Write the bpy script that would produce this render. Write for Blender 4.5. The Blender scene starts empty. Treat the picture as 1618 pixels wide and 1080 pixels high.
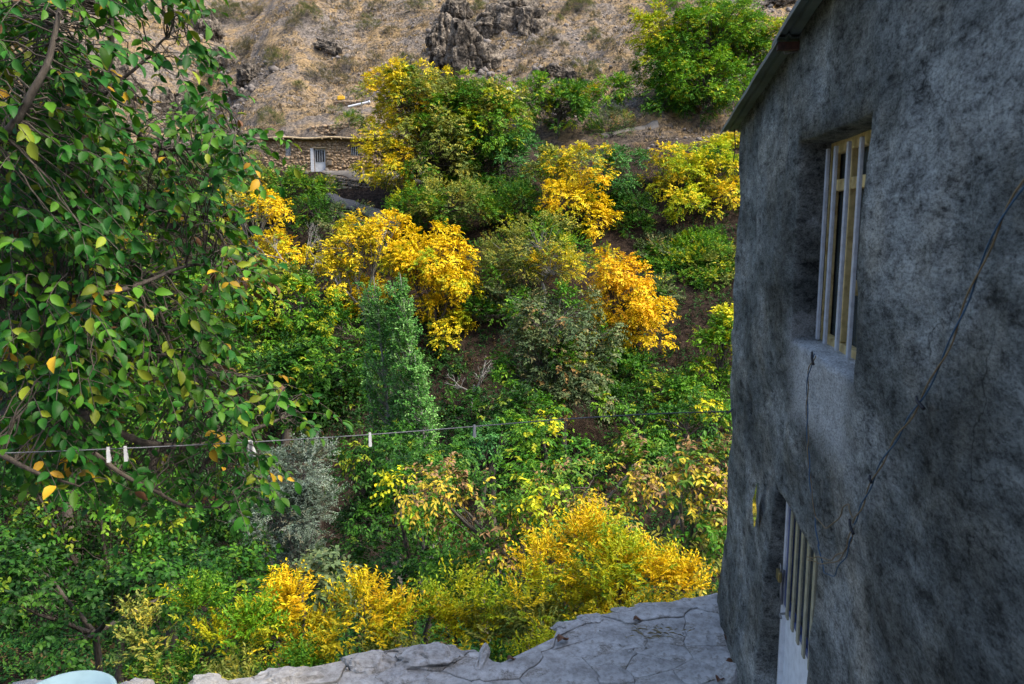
import bpy, bmesh, math, random
import numpy as np
from mathutils import Vector, Matrix

random.seed(7)
RNG = np.random.default_rng(11)
scene = bpy.context.scene
COL = scene.collection

# ------------------------------------------------------------------ camera, sky, sun, exposure
PITCH = math.atan(190 / 1260)
THETA = math.radians(7.643)
EZ = 3.5
cam_d = bpy.data.cameras.new('camera')
cam_d.sensor_width = 36.0
cam_d.lens = 36.0 * 1260 / 1618
cam_d.clip_start = 0.05
cam_d.clip_end = 2000
cam_d.dof.use_dof = True
cam_d.dof.focus_distance = 30
cam_d.dof.aperture_fstop = 9
cam = bpy.data.objects.new('camera', cam_d)
COL.objects.link(cam)
cam.location = (0, 0, EZ)
cam.rotation_euler = (math.pi / 2 - PITCH, 0, 0)
scene.camera = cam

SUN_EL, SUN_AZ = math.radians(52), math.radians(115)   # azimuth from +Y, clockwise
world = bpy.data.worlds.new('World')
scene.world = world
world.use_nodes = True
wn = world.node_tree
sky = wn.nodes.new('ShaderNodeTexSky')
sky.sky_type = 'NISHITA'
sky.sun_disc = False
sky.sun_elevation = SUN_EL
sky.sun_rotation = SUN_AZ
sky.air_density = 1.0
sky.dust_density = 3.0
wn.links.new(sky.outputs[0], wn.nodes['Background'].inputs[0])
wn.nodes['Background'].inputs[1].default_value = 0.15

sun_d = bpy.data.lights.new('sun', 'SUN')
sun_d.energy = 1.95
sun_d.angle = math.radians(16)
sun_d.color = (1.0, 0.9, 0.74)
sun = bpy.data.objects.new('sun', sun_d)
COL.objects.link(sun)
sdir = Vector((math.sin(SUN_AZ) * math.cos(SUN_EL), math.cos(SUN_AZ) * math.cos(SUN_EL), math.sin(SUN_EL)))
sun.rotation_euler = sdir.to_track_quat('Z', 'Y').to_euler()
sun.location = (-20, 0, 40)

vs = scene.view_settings
vs.view_transform = 'Standard'
vs.look = 'None'
vs.exposure = 1.36
vs.gamma = 1.0
vs.use_curve_mapping = False
scene.cycles.use_denoising = True
scene.cycles.max_bounces = 5
scene.cycles.diffuse_bounces = 2
scene.cycles.transmission_bounces = 4
scene.cycles.transparent_max_bounces = 4

# ------------------------------------------------------------------ pixel helpers
_c, _s = math.cos(PITCH), math.sin(PITCH)


def ray(px, py):
    x = (px - 809) / 1260
    y = (540 - py) / 1260
    return np.array([x, _c + y * _s, -_s + y * _c])


def at(px, py, v):
    r = ray(px, py)
    p = r * (v / r[1])
    return np.array([p[0], p[1], p[2] + EZ])


# ------------------------------------------------------------------ noise
def _hash(ix, iy, iz, seed):
    h = (ix * 374761393 + iy * 668265263 + iz * 2147483647 + seed * 974711) & 0xFFFFFFFF
    h = ((h ^ (h >> 13)) * 1274126177) & 0xFFFFFFFF
    h = (h ^ (h >> 16)) & 0xFFFF
    return h / 65535.0


def noise3(x, y, z, seed=0):
    x, y, z = np.broadcast_arrays(np.asarray(x, float), np.asarray(y, float), np.asarray(z, float))
    ix, iy, iz = np.floor(x).astype(np.int64), np.floor(y).astype(np.int64), np.floor(z).astype(np.int64)
    fx, fy, fz = x - ix, y - iy, z - iz
    fx, fy, fz = [f * f * (3 - 2 * f) for f in (fx, fy, fz)]
    r = 0
    for a in (0, 1):
        for b in (0, 1):
            for c in (0, 1):
                w = (fx if a else 1 - fx) * (fy if b else 1 - fy) * (fz if c else 1 - fz)
                r = r + w * _hash(ix + a, iy + b, iz + c, seed)
    return r * 2 - 1


def fbm(x, y, z=0.0, octs=4, seed=0, gain=0.5):
    x, y, z = np.asarray(x, float), np.asarray(y, float), np.asarray(z, float)
    a, r, f = 1.0, 0.0, 1.0
    for k in range(octs):
        r = r + a * noise3(x * f, y * f, z * f, seed + k * 17)
        a *= gain
        f *= 2.03
    return r


# ------------------------------------------------------------------ mesh helpers
def mesh_np(name, verts, faces, cols=None, smooth=False):
    """verts (N,3); faces (M,k) with one k"""
    me = bpy.data.meshes.new(name)
    verts = np.asarray(verts, np.float32)
    faces = np.asarray(faces, np.int32)
    k = faces.shape[1]
    me.vertices.add(len(verts))
    me.vertices.foreach_set('co', verts.ravel())
    me.loops.add(faces.size)
    me.loops.foreach_set('vertex_index', faces.ravel())
    me.polygons.add(len(faces))
    me.polygons.foreach_set('loop_start', np.arange(0, faces.size, k, dtype=np.int32))
    if smooth:
        me.polygons.foreach_set('use_smooth', np.ones(len(faces), bool))
    if cols is not None:
        ca = me.color_attributes.new('Col', 'FLOAT_COLOR', 'POINT')
        c4 = np.ones((len(verts), 4), np.float32)
        c4[:, :3] = cols
        ca.data.foreach_set('color', c4.ravel())
    me.update(calc_edges=True)
    return me


def obj(name, me, mat, parent=None, loc=None):
    if mat is not None and len(me.materials) == 0:
        me.materials.append(mat)
    o = bpy.data.objects.new(name, me)
    COL.objects.link(o)
    if parent is not None:
        o.parent = parent
    if loc is not None:
        o.location = loc
    return o


def empty(name, loc=(0, 0, 0), rz=0.0):
    o = bpy.data.objects.new(name, None)
    o.empty_display_size = 0.2
    COL.objects.link(o)
    o.location = loc
    o.rotation_euler = (0, 0, rz)
    return o


def tag(o, label=None, cat=None, group=None, kind=None):
    if label:
        o['label'] = label
    if cat:
        o['category'] = cat
    if group:
        o['group'] = group
    if kind:
        o['kind'] = kind
    return o


class MB:
    """collects shapes for one mesh"""

    def __init__(self):
        self.v, self.f = [], []

    def add(self, verts, faces):
        n = len(self.v)
        self.v.extend([tuple(p) for p in verts])
        self.f.extend([tuple(i + n for i in f) for f in faces])
        return self

    def box(self, c, size, rot=None, bev=0.0):
        bm = bmesh.new()
        bmesh.ops.create_cube(bm, size=1.0)
        for v in bm.verts:
            v.co = Vector((v.co.x * size[0], v.co.y * size[1], v.co.z * size[2]))
        if bev:
            bmesh.ops.bevel(bm, geom=list(bm.edges), offset=bev, segments=2, affect='EDGES', profile=0.5)
        bm.verts.ensure_lookup_table()
        bm.verts.index_update()
        R = rot if rot is not None else Matrix.Identity(3)
        self.add([R @ v.co + Vector(c) for v in bm.verts], [[v.index for v in f.verts] for f in bm.faces])
        bm.free()
        return self

    def tube(self, pts, r0, r1=None, n=6, cap=True):
        r1 = r0 if r1 is None else r1
        v, f = tube_np(np.array(pts, float), np.linspace(r0, r1, len(pts)), n)
        f = [tuple(q) for q in f]
        if cap:
            f.append(tuple(range(n))[::-1])
            f.append(tuple(range(len(v) - n, len(v))))
        return self.add(v, f)

    def prism(self, poly, z0, z1):
        n = len(poly)
        v = [(p[0], p[1], z0) for p in poly] + [(p[0], p[1], z1) for p in poly]
        f = [tuple(range(n))[::-1], tuple(range(n, 2 * n))]
        f += [(i, (i + 1) % n, n + (i + 1) % n, n + i) for i in range(n)]
        return self.add(v, f)

    def build(self, name, mat, parent=None, smooth=False, loc=None):
        me = bpy.data.meshes.new(name)
        me.from_pydata(self.v, [], self.f)
        me.update()
        if smooth:
            for p in me.polygons:
                p.use_smooth = True
        return obj(name, me, mat, parent, loc)


def tube_np(P, radii, n=6):
    P = np.asarray(P, float)
    m = len(P)
    T = np.gradient(P, axis=0)
    T /= np.linalg.norm(T, axis=1, keepdims=True) + 1e-9
    up = np.array([0.0, 0.0, 1.0])
    if abs(T[0] @ up) > 0.9:
        up = np.array([0.0, 1.0, 0.0])
    N = np.cross(T, up)
    N /= np.linalg.norm(N, axis=1, keepdims=True) + 1e-9
    B = np.cross(T, N)
    a = np.linspace(0, 2 * np.pi, n, endpoint=False)
    V = P[:, None, :] + np.asarray(radii)[:, None, None] * (np.cos(a)[None, :, None] * N[:, None, :] + np.sin(a)[None, :, None] * B[:, None, :])
    i = np.arange(m - 1)[:, None] * n
    j = np.arange(n)[None, :]
    j2 = (j + 1) % n
    F = np.stack([i + j, i + j2, i + n + j2, i + n + j], -1).reshape(-1, 4)
    return V.reshape(-1, 3), F


class Tubes:
    def __init__(self):
        self.V, self.F, self.n = [], [], 0

    def add(self, P, r, n=5):
        v, f = tube_np(P, r, n)
        self.V.append(v)
        self.F.append(f + self.n)
        self.n += len(v)

    def mesh(self, name):
        return mesh_np(name, np.concatenate(self.V), np.concatenate(self.F), smooth=True)


def bez(a, b, sag, n=6, jit=0.0, rng=None):
    a, b = np.asarray(a, float), np.asarray(b, float)
    m = (a + b) / 2 + np.asarray(sag, float)
    t = np.linspace(0, 1, n)[:, None]
    P = (1 - t) ** 2 * a + 2 * t * (1 - t) * m + t ** 2 * b
    if jit and rng is not None:
        P[1:-1] += rng.normal(0, jit, (n - 2, 3))
    return P


# ------------------------------------------------------------------ materials
def nm(name):
    m = bpy.data.materials.new(name)
    m.use_nodes = True
    nt = m.node_tree
    return m, nt, nt.nodes['Principled BSDF']


def N(nt, kind, **kw):
    n = nt.nodes.new(kind)
    for k, v in kw.items():
        if k.startswith('i_'):
            key = k[2:]
            key = int(key) if key.isdigit() else key.replace('_', ' ')
            n.inputs[key].default_value = v
        else:
            setattr(n, k, v)
    return n


def ramp(nt, fac, stops):
    r = nt.nodes.new('ShaderNodeValToRGB')
    e = r.color_ramp.elements
    while len(e) < len(stops):
        e.new(0.5)
    for el, (p, c) in zip(e, stops):
        el.position = p
        el.color = tuple(c) + (1,) if len(c) == 3 else c
    nt.links.new(fac, r.inputs[0])
    return r.outputs[0]


def noise_tex(nt, vec, scale, detail=6, rough=0.6, dist=0.0):
    n = N(nt, 'ShaderNodeTexNoise')
    n.inputs['Scale'].default_value = scale
    n.inputs['Detail'].default_value = detail
    n.inputs['Roughness'].default_value = rough
    n.inputs['Distortion'].default_value = dist
    nt.links.new(vec, n.inputs['Vector'])
    return n.outputs['Fac']


def mixc(nt, fac, a, b, mode='MIX'):
    m = N(nt, 'ShaderNodeMix', data_type='RGBA', blend_type=mode)
    for sock, val in ((m.inputs[0], fac), (m.inputs[6], a), (m.inputs[7], b)):
        if isinstance(val, (int, float)):
            sock.default_value = val
        elif isinstance(val, tuple):
            sock.default_value = val if len(val) == 4 else val + (1,)
        else:
            nt.links.new(val, sock)
    return m.outputs[2]


def objco(nt, scale=(1, 1, 1)):
    tc = N(nt, 'ShaderNodeTexCoord')
    mp = N(nt, 'ShaderNodeMapping')
    mp.inputs['Scale'].default_value = scale
    nt.links.new(tc.outputs['Object'], mp.inputs['Vector'])
    return mp.outputs[0]


def bump(nt, bsdf, height, strength, dist=0.02):
    b = N(nt, 'ShaderNodeBump')
    b.inputs['Strength'].default_value = strength
    b.inputs['Distance'].default_value = dist
    nt.links.new(height, b.inputs['Height'])
    nt.links.new(b.outputs[0], bsdf.inputs['Normal'])


def simple(name, col, rough=0.6, var=0.25, scale=8.0, metal=0.0, bmp=0.15, dark=None):
    m, nt, b = nm(name)
    v = objco(nt)
    f = noise_tex(nt, v, scale)
    d = dark or tuple(c * (1 - var * 1.6) for c in col)
    l = tuple(min(1, c * (1 + var)) for c in col)
    nt.links.new(ramp(nt, f, [(0.3, d), (0.5, col), (0.7, l)]), b.inputs['Base Color'])
    b.inputs['Roughness'].default_value = rough
    b.inputs['Metallic'].default_value = metal
    if bmp:
        bump(nt, b, noise_tex(nt, v, scale * 4), bmp, 0.01)
    return m


def leaf_material(name, trans=0.22, rough=0.5, spec=0.2):
    m, nt, b = nm(name)
    at_ = N(nt, 'ShaderNodeAttribute', attribute_name='Col')
    nt.links.new(at_.outputs['Color'], b.inputs['Base Color'])
    b.inputs['Roughness'].default_value = rough
    b.inputs['Specular IOR Level'].default_value = spec
    tr = N(nt, 'ShaderNodeBsdfTranslucent')
    br = mixc(nt, 1.0, at_.outputs['Color'], (1.05, 1.08, 0.6), 'MULTIPLY')
    nt.links.new(br, tr.inputs['Color'])
    mx = N(nt, 'ShaderNodeMixShader')
    mx.inputs[0].default_value = trans
    nt.links.new(b.outputs[0], mx.inputs[1])
    nt.links.new(tr.outputs[0], mx.inputs[2])
    nt.links.new(mx.outputs[0], nt.nodes['Material Output'].inputs['Surface'])
    return m


M = {}
M['leaf'] = leaf_material('leaf')
M['leaf_matt'] = leaf_material('leaf_matt', 0.22, 0.7, 0.15)


def attr_matt(name, rough=0.9):
    m, nt, b = nm(name)
    a = N(nt, 'ShaderNodeAttribute', attribute_name='Col')
    nt.links.new(a.outputs['Color'], b.inputs['Base Color'])
    b.inputs['Roughness'].default_value = rough
    b.inputs['Specular IOR Level'].default_value = 0.15
    return m


M['dry'] = attr_matt('dry_stems')


def bark_mat(name, c0, c1):
    m, nt, b = nm(name)
    v = objco(nt, (6, 6, 1.5))
    f = noise_tex(nt, v, 5.0, 8, 0.65)
    nt.links.new(ramp(nt, f, [(0.35, c0), (0.7, c1)]), b.inputs['Base Color'])
    b.inputs['Roughness'].default_value = 0.9
    bump(nt, b, f, 0.5, 0.02)
    return m


M['bark'] = bark_mat('bark', (0.035, 0.027, 0.02), (0.13, 0.11, 0.09))
M['bark_pale'] = bark_mat('bark_pale', (0.16, 0.15, 0.135), (0.36, 0.35, 0.33))
M['bark_mid'] = bark_mat('bark_mid', (0.07, 0.06, 0.05), (0.2, 0.18, 0.16))


def ground_mat():
    m, nt, b = nm('hillside_ground')
    tc = N(nt, 'ShaderNodeTexCoord')
    v = tc.outputs['Object']
    # dry upper slope: grey scree, straw grass, brown soil
    f1 = noise_tex(nt, v, 0.16, 7, 0.68)
    f2 = noise_tex(nt, v, 0.8, 8, 0.72)
    f3 = noise_tex(nt, v, 3.2, 8, 0.75)
    scree = ramp(nt, f3, [(0.38, (0.05, 0.047, 0.044)), (0.46, (0.14, 0.122, 0.107)), (0.56, (0.23, 0.20, 0.175)), (0.66, (0.36, 0.32, 0.28))])
    straw = ramp(nt, f3, [(0.38, (0.11, 0.078, 0.046)), (0.48, (0.25, 0.18, 0.102)), (0.62, (0.42, 0.30, 0.16))])
    mx = N(nt, 'ShaderNodeMath', operation='ADD')
    nt.links.new(f1, mx.inputs[0])
    nt.links.new(f2, mx.inputs[1])
    fac = ramp(nt, mx.outputs[0], [(0.88, (0, 0, 0)), (1.08, (1, 1, 1))])
    # ramp positions clamp at 1, so halve first
    hv = N(nt, 'ShaderNodeMath', operation='MULTIPLY')
    hv.inputs[1].default_value = 0.5
    nt.links.new(mx.outputs[0], hv.inputs[0])
    fac = ramp(nt, hv.outputs[0], [(0.47, (0, 0, 0)), (0.57, (1, 1, 1))])
    upper = mixc(nt, fac, scree, straw)
    soil = ramp(nt, f3, [(0.38, (0.009, 0.008, 0.007)), (0.5, (0.026, 0.020, 0.016)), (0.64, (0.065, 0.050, 0.039))])
    red = ramp(nt, f3, [(0.38, (0.014, 0.010, 0.008)), (0.64, (0.08, 0.052, 0.036))])
    lower = mixc(nt, f1, soil, red)
    sx = N(nt, 'ShaderNodeSeparateXYZ')
    nt.links.new(v, sx.inputs[0])
    ad = N(nt, 'ShaderNodeMath', operation='MULTIPLY_ADD')
    nt.links.new(f1, ad.inputs[0])
    ad.inputs[1].default_value = 5.0
    nt.links.new(sx.outputs['Z'], ad.inputs[2])
    mr = N(nt, 'ShaderNodeMapRange')
    mr.inputs['From Min'].default_value = 10.5
    mr.inputs['From Max'].default_value = 15.0
    nt.links.new(ad.outputs[0], mr.inputs['Value'])
    nt.links.new(mixc(nt, mr.outputs[0], lower, upper), b.inputs['Base Color'])
    b.inputs['Roughness'].default_value = 0.95
    b.inputs['Specular IOR Level'].default_value = 0.1
    bump(nt, b, f3, 1.0, 0.35)
    return m


M['ground'] = ground_mat()


def rock_mat():
    m, nt, b = nm('outcrop_rock')
    v = objco(nt)
    f = noise_tex(nt, v, 1.1, 9, 0.75, 0.6)
    f2 = noise_tex(nt, v, 5.0, 7, 0.7)
    vo = N(nt, 'ShaderNodeTexVoronoi', feature='DISTANCE_TO_EDGE')
    vo.inputs['Scale'].default_value = 1.3
    nt.links.new(v, vo.inputs['Vector'])
    base = ramp(nt, f, [(0.40, (0.018, 0.016, 0.014)), (0.46, (0.08, 0.07, 0.06)), (0.53, (0.23, 0.20, 0.17)), (0.68, (0.38, 0.34, 0.29))])
    sp = ramp(nt, f2, [(0.40, (0.25, 0.23, 0.21)), (0.56, (1.15, 1.1, 1.0))])
    nt.links.new(mixc(nt, 0.85, base, sp, 'MULTIPLY'), b.inputs['Base Color'])
    b.inputs['Roughness'].default_value = 0.95
    ad = N(nt, 'ShaderNodeMath', operation='ADD')
    nt.links.new(f2, ad.inputs[0])
    nt.links.new(vo.outputs['Distance'], ad.inputs[1])
    bump(nt, b, ad.outputs[0], 0.9, 0.3)
    return m


M['rock'] = rock_mat()


def plaster_mat():
    m, nt, b = nm('grey_mud_plaster')
    tc = N(nt, 'ShaderNodeTexCoord')
    mp = N(nt, 'ShaderNodeMapping')
    mp.inputs['Scale'].default_value = (1, 0.5, 1.1)
    mp.inputs['Rotation'].default_value = (0.1, 0, 0)
    nt.links.new(tc.outputs['Object'], mp.inputs['Vector'])
    v, v0 = mp.outputs[0], tc.outputs['Object']
    big = noise_tex(nt, v, 1.6, 7, 0.66, 0.2)
    mid = noise_tex(nt, v, 12.0, 10, 0.78, 0.15)
    fine = noise_tex(nt, v, 95.0, 8, 0.8)
    streak = noise_tex(nt, v, 38.0, 7, 0.75, 0.1)
    base = ramp(nt, big, [(0.36, (0.088, 0.097, 0.093)), (0.5, (0.20, 0.218, 0.21)), (0.62, (0.37, 0.392, 0.38))])
    m1 = ramp(nt, mid, [(0.38, (0.25, 0.25, 0.25)), (0.46, (0.8, 0.8, 0.8)), (0.6, (1.3, 1.3, 1.3))])
    c = mixc(nt, 0.9, base, m1, 'MULTIPLY')
    m2 = ramp(nt, streak, [(0.36, (0.18, 0.18, 0.18)), (0.44, (0.85, 0.85, 0.85)), (0.6, (1.15, 1.15, 1.15))])
    c = mixc(nt, 0.75, c, m2, 'MULTIPLY')
    warm = ramp(nt, noise_tex(nt, v0, 2.3, 4, 0.6), [(0.45, (1, 1, 1)), (0.65, (1.12, 1.02, 0.9))])
    c = mixc(nt, 0.8, c, warm, 'MULTIPLY')
    vc = N(nt, 'ShaderNodeTexVoronoi', feature='DISTANCE_TO_EDGE')
    vc.inputs['Scale'].default_value = 1.15
    wv = N(nt, 'ShaderNodeVectorMath', operation='MULTIPLY_ADD')
    nzc = N(nt, 'ShaderNodeTexNoise')
    nzc.inputs['Scale'].default_value = 3.0
    nzc.inputs['Detail'].default_value = 6
    nt.links.new(v0, nzc.inputs['Vector'])
    nt.links.new(nzc.outputs['Color'], wv.inputs[0])
    wv.inputs[1].default_value = (.55, .55, .55)
    nt.links.new(v0, wv.inputs[2])
    nt.links.new(wv.outputs[0], vc.inputs['Vector'])
    crk = ramp(nt, vc.outputs['Distance'], [(0.0, (0.3, 0.3, 0.3)), (0.007, (1, 1, 1))])
    cm = ramp(nt, noise_tex(nt, v0, 0.9, 3, 0.5), [(0.5, (0, 0, 0)), (0.6, (1, 1, 1))])
    c = mixc(nt, cm, c, mixc(nt, 1.0, c, crk, 'MULTIPLY'))
    sxz = N(nt, 'ShaderNodeSeparateXYZ')
    nt.links.new(v0, sxz.inputs[0])
    # paler later repair under the window sill
    def band(sock, c0, w0):
        a1 = N(nt, 'ShaderNodeMath', operation='SUBTRACT')
        nt.links.new(sock, a1.inputs[0])
        a1.inputs[1].default_value = c0
        a2 = N(nt, 'ShaderNodeMath', operation='ABSOLUTE')
        nt.links.new(a1.outputs[0], a2.inputs[0])
        a3 = N(nt, 'ShaderNodeMath', operation='DIVIDE')
        nt.links.new(a2.outputs[0], a3.inputs[0])
        a3.inputs[1].default_value = w0
        return a3.outputs[0]
    mxx = N(nt, 'ShaderNodeMath', operation='MAXIMUM')
    nt.links.new(band(sxz.outputs['Y'], 4.25, .62), mxx.inputs[0])
    nt.links.new(band(sxz.outputs['Z'], 2.66, .30), mxx.inputs[1])
    nz = N(nt, 'ShaderNodeMath', operation='MULTIPLY_ADD')
    nt.links.new(mid, nz.inputs[0])
    nz.inputs[1].default_value = 1.6
    nt.links.new(mxx.outputs[0], nz.inputs[2])
    mr2 = N(nt, 'ShaderNodeMapRange')
    mr2.inputs['From Min'].default_value = 1.95
    mr2.inputs['From Max'].default_value = 1.45
    nt.links.new(nz.outputs[0], mr2.inputs['Value'])
    c = mixc(nt, mr2.outputs[0], c, mixc(nt, 0.5, (0.56, 0.58, 0.575), m1, 'MULTIPLY'))
    m3 = ramp(nt, fine, [(0.40, (0.25, 0.25, 0.25)), (0.54, (1.2, 1.2, 1.2))])
    c = mixc(nt, 0.7, c, m3, 'MULTIPLY')
    nt.links.new(c, b.inputs['Base Color'])
    b.inputs['Roughness'].default_value = 0.95
    b.inputs['Specular IOR Level'].default_value = 0.12
    ad = N(nt, 'ShaderNodeMath', operation='ADD')
    nt.links.new(mid, ad.inputs[0])
    ml = N(nt, 'ShaderNodeMath', operation='MULTIPLY')
    ml.inputs[1].default_value = 0.5
    nt.links.new(fine, ml.inputs[0])
    nt.links.new(ml.outputs[0], ad.inputs[1])
    ad2 = N(nt, 'ShaderNodeMath', operation='ADD')
    nt.links.new(ad.outputs[0], ad2.inputs[0])
    nt.links.new(streak, ad2.inputs[1])
    bump(nt, b, ad2.outputs[0], 0.9, 0.02)
    return m


M['plaster'] = plaster_mat()


def concrete_mat():
    m, nt, b = nm('worn_cement')
    v = objco(nt)
    f = noise_tex(nt, v, 2.2, 7, 0.68, 0.3)
    f2 = noise_tex(nt, v, 22, 7, 0.7)
    base = ramp(nt, f, [(0.38, (0.30, 0.29, 0.275)), (0.5, (0.46, 0.45, 0.435)), (0.62, (0.60, 0.59, 0.57))])
    sp = ramp(nt, f2, [(0.3, (0.5, 0.48, 0.44)), (0.55, (1.05, 1.05, 1.05))])
    cc = mixc(nt, 0.75, base, sp, 'MULTIPLY')
    dm = ramp(nt, noise_tex(nt, v, 3.1, 8, 0.72, 0.5), [(0.5, (0, 0, 0)), (0.6, (1, 1, 1))])
    dust = ramp(nt, noise_tex(nt, v, 60, 6, 0.75), [(0.36, (0.13, 0.115, 0.095)), (0.5, (0.27, 0.25, 0.22)), (0.62, (0.42, 0.40, 0.37))])
    nt.links.new(mixc(nt, dm, cc, dust), b.inputs['Base Color'])
    b.inputs['Roughness'].default_value = 0.92
    b.inputs['Specular IOR Level'].default_value = 0.15
    ad = N(nt, 'ShaderNodeMath', operation='ADD')
    nt.links.new(f, ad.inputs[0])
    nt.links.new(f2, ad.inputs[1])
    bump(nt, b, ad.outputs[0], 0.6, 0.02)
    return m


M['cement'] = concrete_mat()
M['dust'] = simple('terrace_dust', (0.22, 0.205, 0.185), 0.95, 0.4, 9, bmp=0.5)
M['white_steel'] = simple('white_painted_steel', (0.78, 0.8, 0.82), 0.45, 0.12, 14, bmp=0.05)
M['silver_bar'] = simple('silver_painted_bar', (0.5, 0.53, 0.58), 0.4, 0.15, 20, bmp=0.05)
M['cream_steel'] = simple('cream_painted_steel', (0.66, 0.5, 0.22), 0.5, 0.22, 16, bmp=0.1, dark=(0.35, 0.22, 0.07))
M['olive_bar'] = simple('beige_painted_bar', (0.36, 0.34, 0.24), 0.5, 0.2, 16, bmp=0.05)
M['blue_paint'] = simple('blue_painted_steel', (0.06, 0.09, 0.22), 0.45, 0.2, 12, bmp=0.05)
M['brass'] = simple('padlock_brass', (0.42, 0.34, 0.16), 0.35, 0.2, 30, metal=0.8, bmp=0.05)
M['steel'] = simple('dull_steel', (0.3, 0.3, 0.3), 0.45, 0.3, 30, metal=0.7, bmp=0.05)
M['roof_sheet'] = simple('roof_sheet_metal', (0.10, 0.13, 0.125), 0.55, 0.35, 3.0, metal=0.15, bmp=0.1)
M['rust'] = simple('rusty_iron', (0.07, 0.03, 0.02), 0.85, 0.5, 18, bmp=0.4)
M['wire_blue'] = simple('blue_wire', (0.03, 0.09, 0.17), 0.5, 0.2, 30, bmp=0)
M['wire_tan'] = simple('tan_wire', (0.20, 0.145, 0.075), 0.6, 0.2, 30, bmp=0)
M['tape'] = simple('black_tape', (0.012, 0.013, 0.018), 0.5, 0.2, 30, bmp=0)
M['rope'] = simple('grey_rope', (0.13, 0.14, 0.16), 0.8, 0.2, 60, bmp=0.3)
M['peg'] = simple('pale_plastic', (0.62, 0.64, 0.66), 0.5, 0.12, 30, bmp=0)
M['peg_grey'] = simple('grey_plastic', (0.28, 0.30, 0.34), 0.5, 0.12, 30, bmp=0)
M['barrel'] = simple('pale_blue_plastic', (0.24, 0.37, 0.44), 0.5, 0.12, 5, bmp=0.05)
M['mud'] = simple('mud_mortar', (0.28, 0.195, 0.12), 0.95, 0.35, 3.0, bmp=0.6)
M['stone_warm'] = simple('warm_fieldstone', (0.36, 0.26, 0.165), 0.95, 0.4, 2.0, bmp=0.5)
M['stone_grey'] = simple('grey_fieldstone', (0.2, 0.165, 0.13), 0.95, 0.5, 2.0, bmp=0.5)
M['stone_pebble'] = simple('slope_stone', (0.17, 0.15, 0.135), 0.95, 0.45, 0.6, bmp=0.5)
M['pole'] = simple('weathered_pole', (0.40, 0.31, 0.19), 0.9, 0.3, 6, bmp=0.4)
M['path'] = simple('grey_dirt_path', (0.17, 0.155, 0.14), 0.95, 0.25, 1.5, bmp=0.4)
M['tank'] = simple('tank_paint', (0.62, 0.68, 0.72), 0.45, 0.1, 4, bmp=0.05)
M['yellow'] = simple('yellow_plastic', (0.7, 0.42, 0.02), 0.5, 0.1, 8, bmp=0)
M['far_white'] = simple('pale_door_paint', (0.55, 0.58, 0.62), 0.5, 0.1, 5, bmp=0)
M['dead_leaf'] = simple('dead_leaf', (0.16, 0.065, 0.025), 0.7, 0.4, 25, bmp=0.3)
M['dark_room'] = simple('dark_interior', (0.012, 0.013, 0.015), 0.9, 0.2, 3, bmp=0)


def glass_mat():
    m, nt, b = nm('window_glass')
    v = objco(nt)
    f = noise_tex(nt, v, 5, 4)
    nt.links.new(ramp(nt, f, [(0.35, (0.035, 0.05, 0.055)), (0.65, (0.13, 0.16, 0.165))]), b.inputs['Base Color'])
    nt.links.new(ramp(nt, f, [(0.3, (0.06, 0.06, 0.06)), (0.7, (0.2, 0.2, 0.2))]), b.inputs['Roughness'])
    b.inputs['Specular IOR Level'].default_value = 0.7
    return m


M['glass'] = glass_mat()


def mirror_mat():
    m, nt, b = nm('mirror_silver')
    b.inputs['Base Color'].default_value = (0.8, 0.82, 0.8, 1)
    b.inputs['Metallic'].default_value = 1.0
    v = objco(nt)
    f = noise_tex(nt, v, 30, 3)
    nt.links.new(ramp(nt, f, [(0.4, (0.02, 0.02, 0.02)), (0.8, (0.2, 0.2, 0.2))]), b.inputs['Roughness'])
    return m


M['mirror'] = mirror_mat()

# ------------------------------------------------------------------ terrain
_PY = np.array([-140, -60, -16, -8, 3.0, 5.0, 8.2, 10, 14, 20, 26, 31, 34, 38, 42, 44, 48, 52, 57, 60, 63, 66, 70, 80, 95, 100, 105, 112, 130, 170, 230.])
_PZ = np.array([70, 34, 7.0, -.6, -.6, -1.0, -3.0, -4.0, -6.2, -9.0, -10.8, -11, -10.2, -7.6, -4.9, -3.4, -1.2, .9, 4.6, 6.3, 7.7, 9.3, 11.6, 17, 24.5, 27.5, 30.6, 34.0, 45, 68, 95.])  # first entries: unseen slope behind the camera, raised to block low sky light


def sstep(a, b, x):
    t = np.clip((x - a) / (b - a), 0, 1)
    return t * t * (3 - 2 * t)


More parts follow.
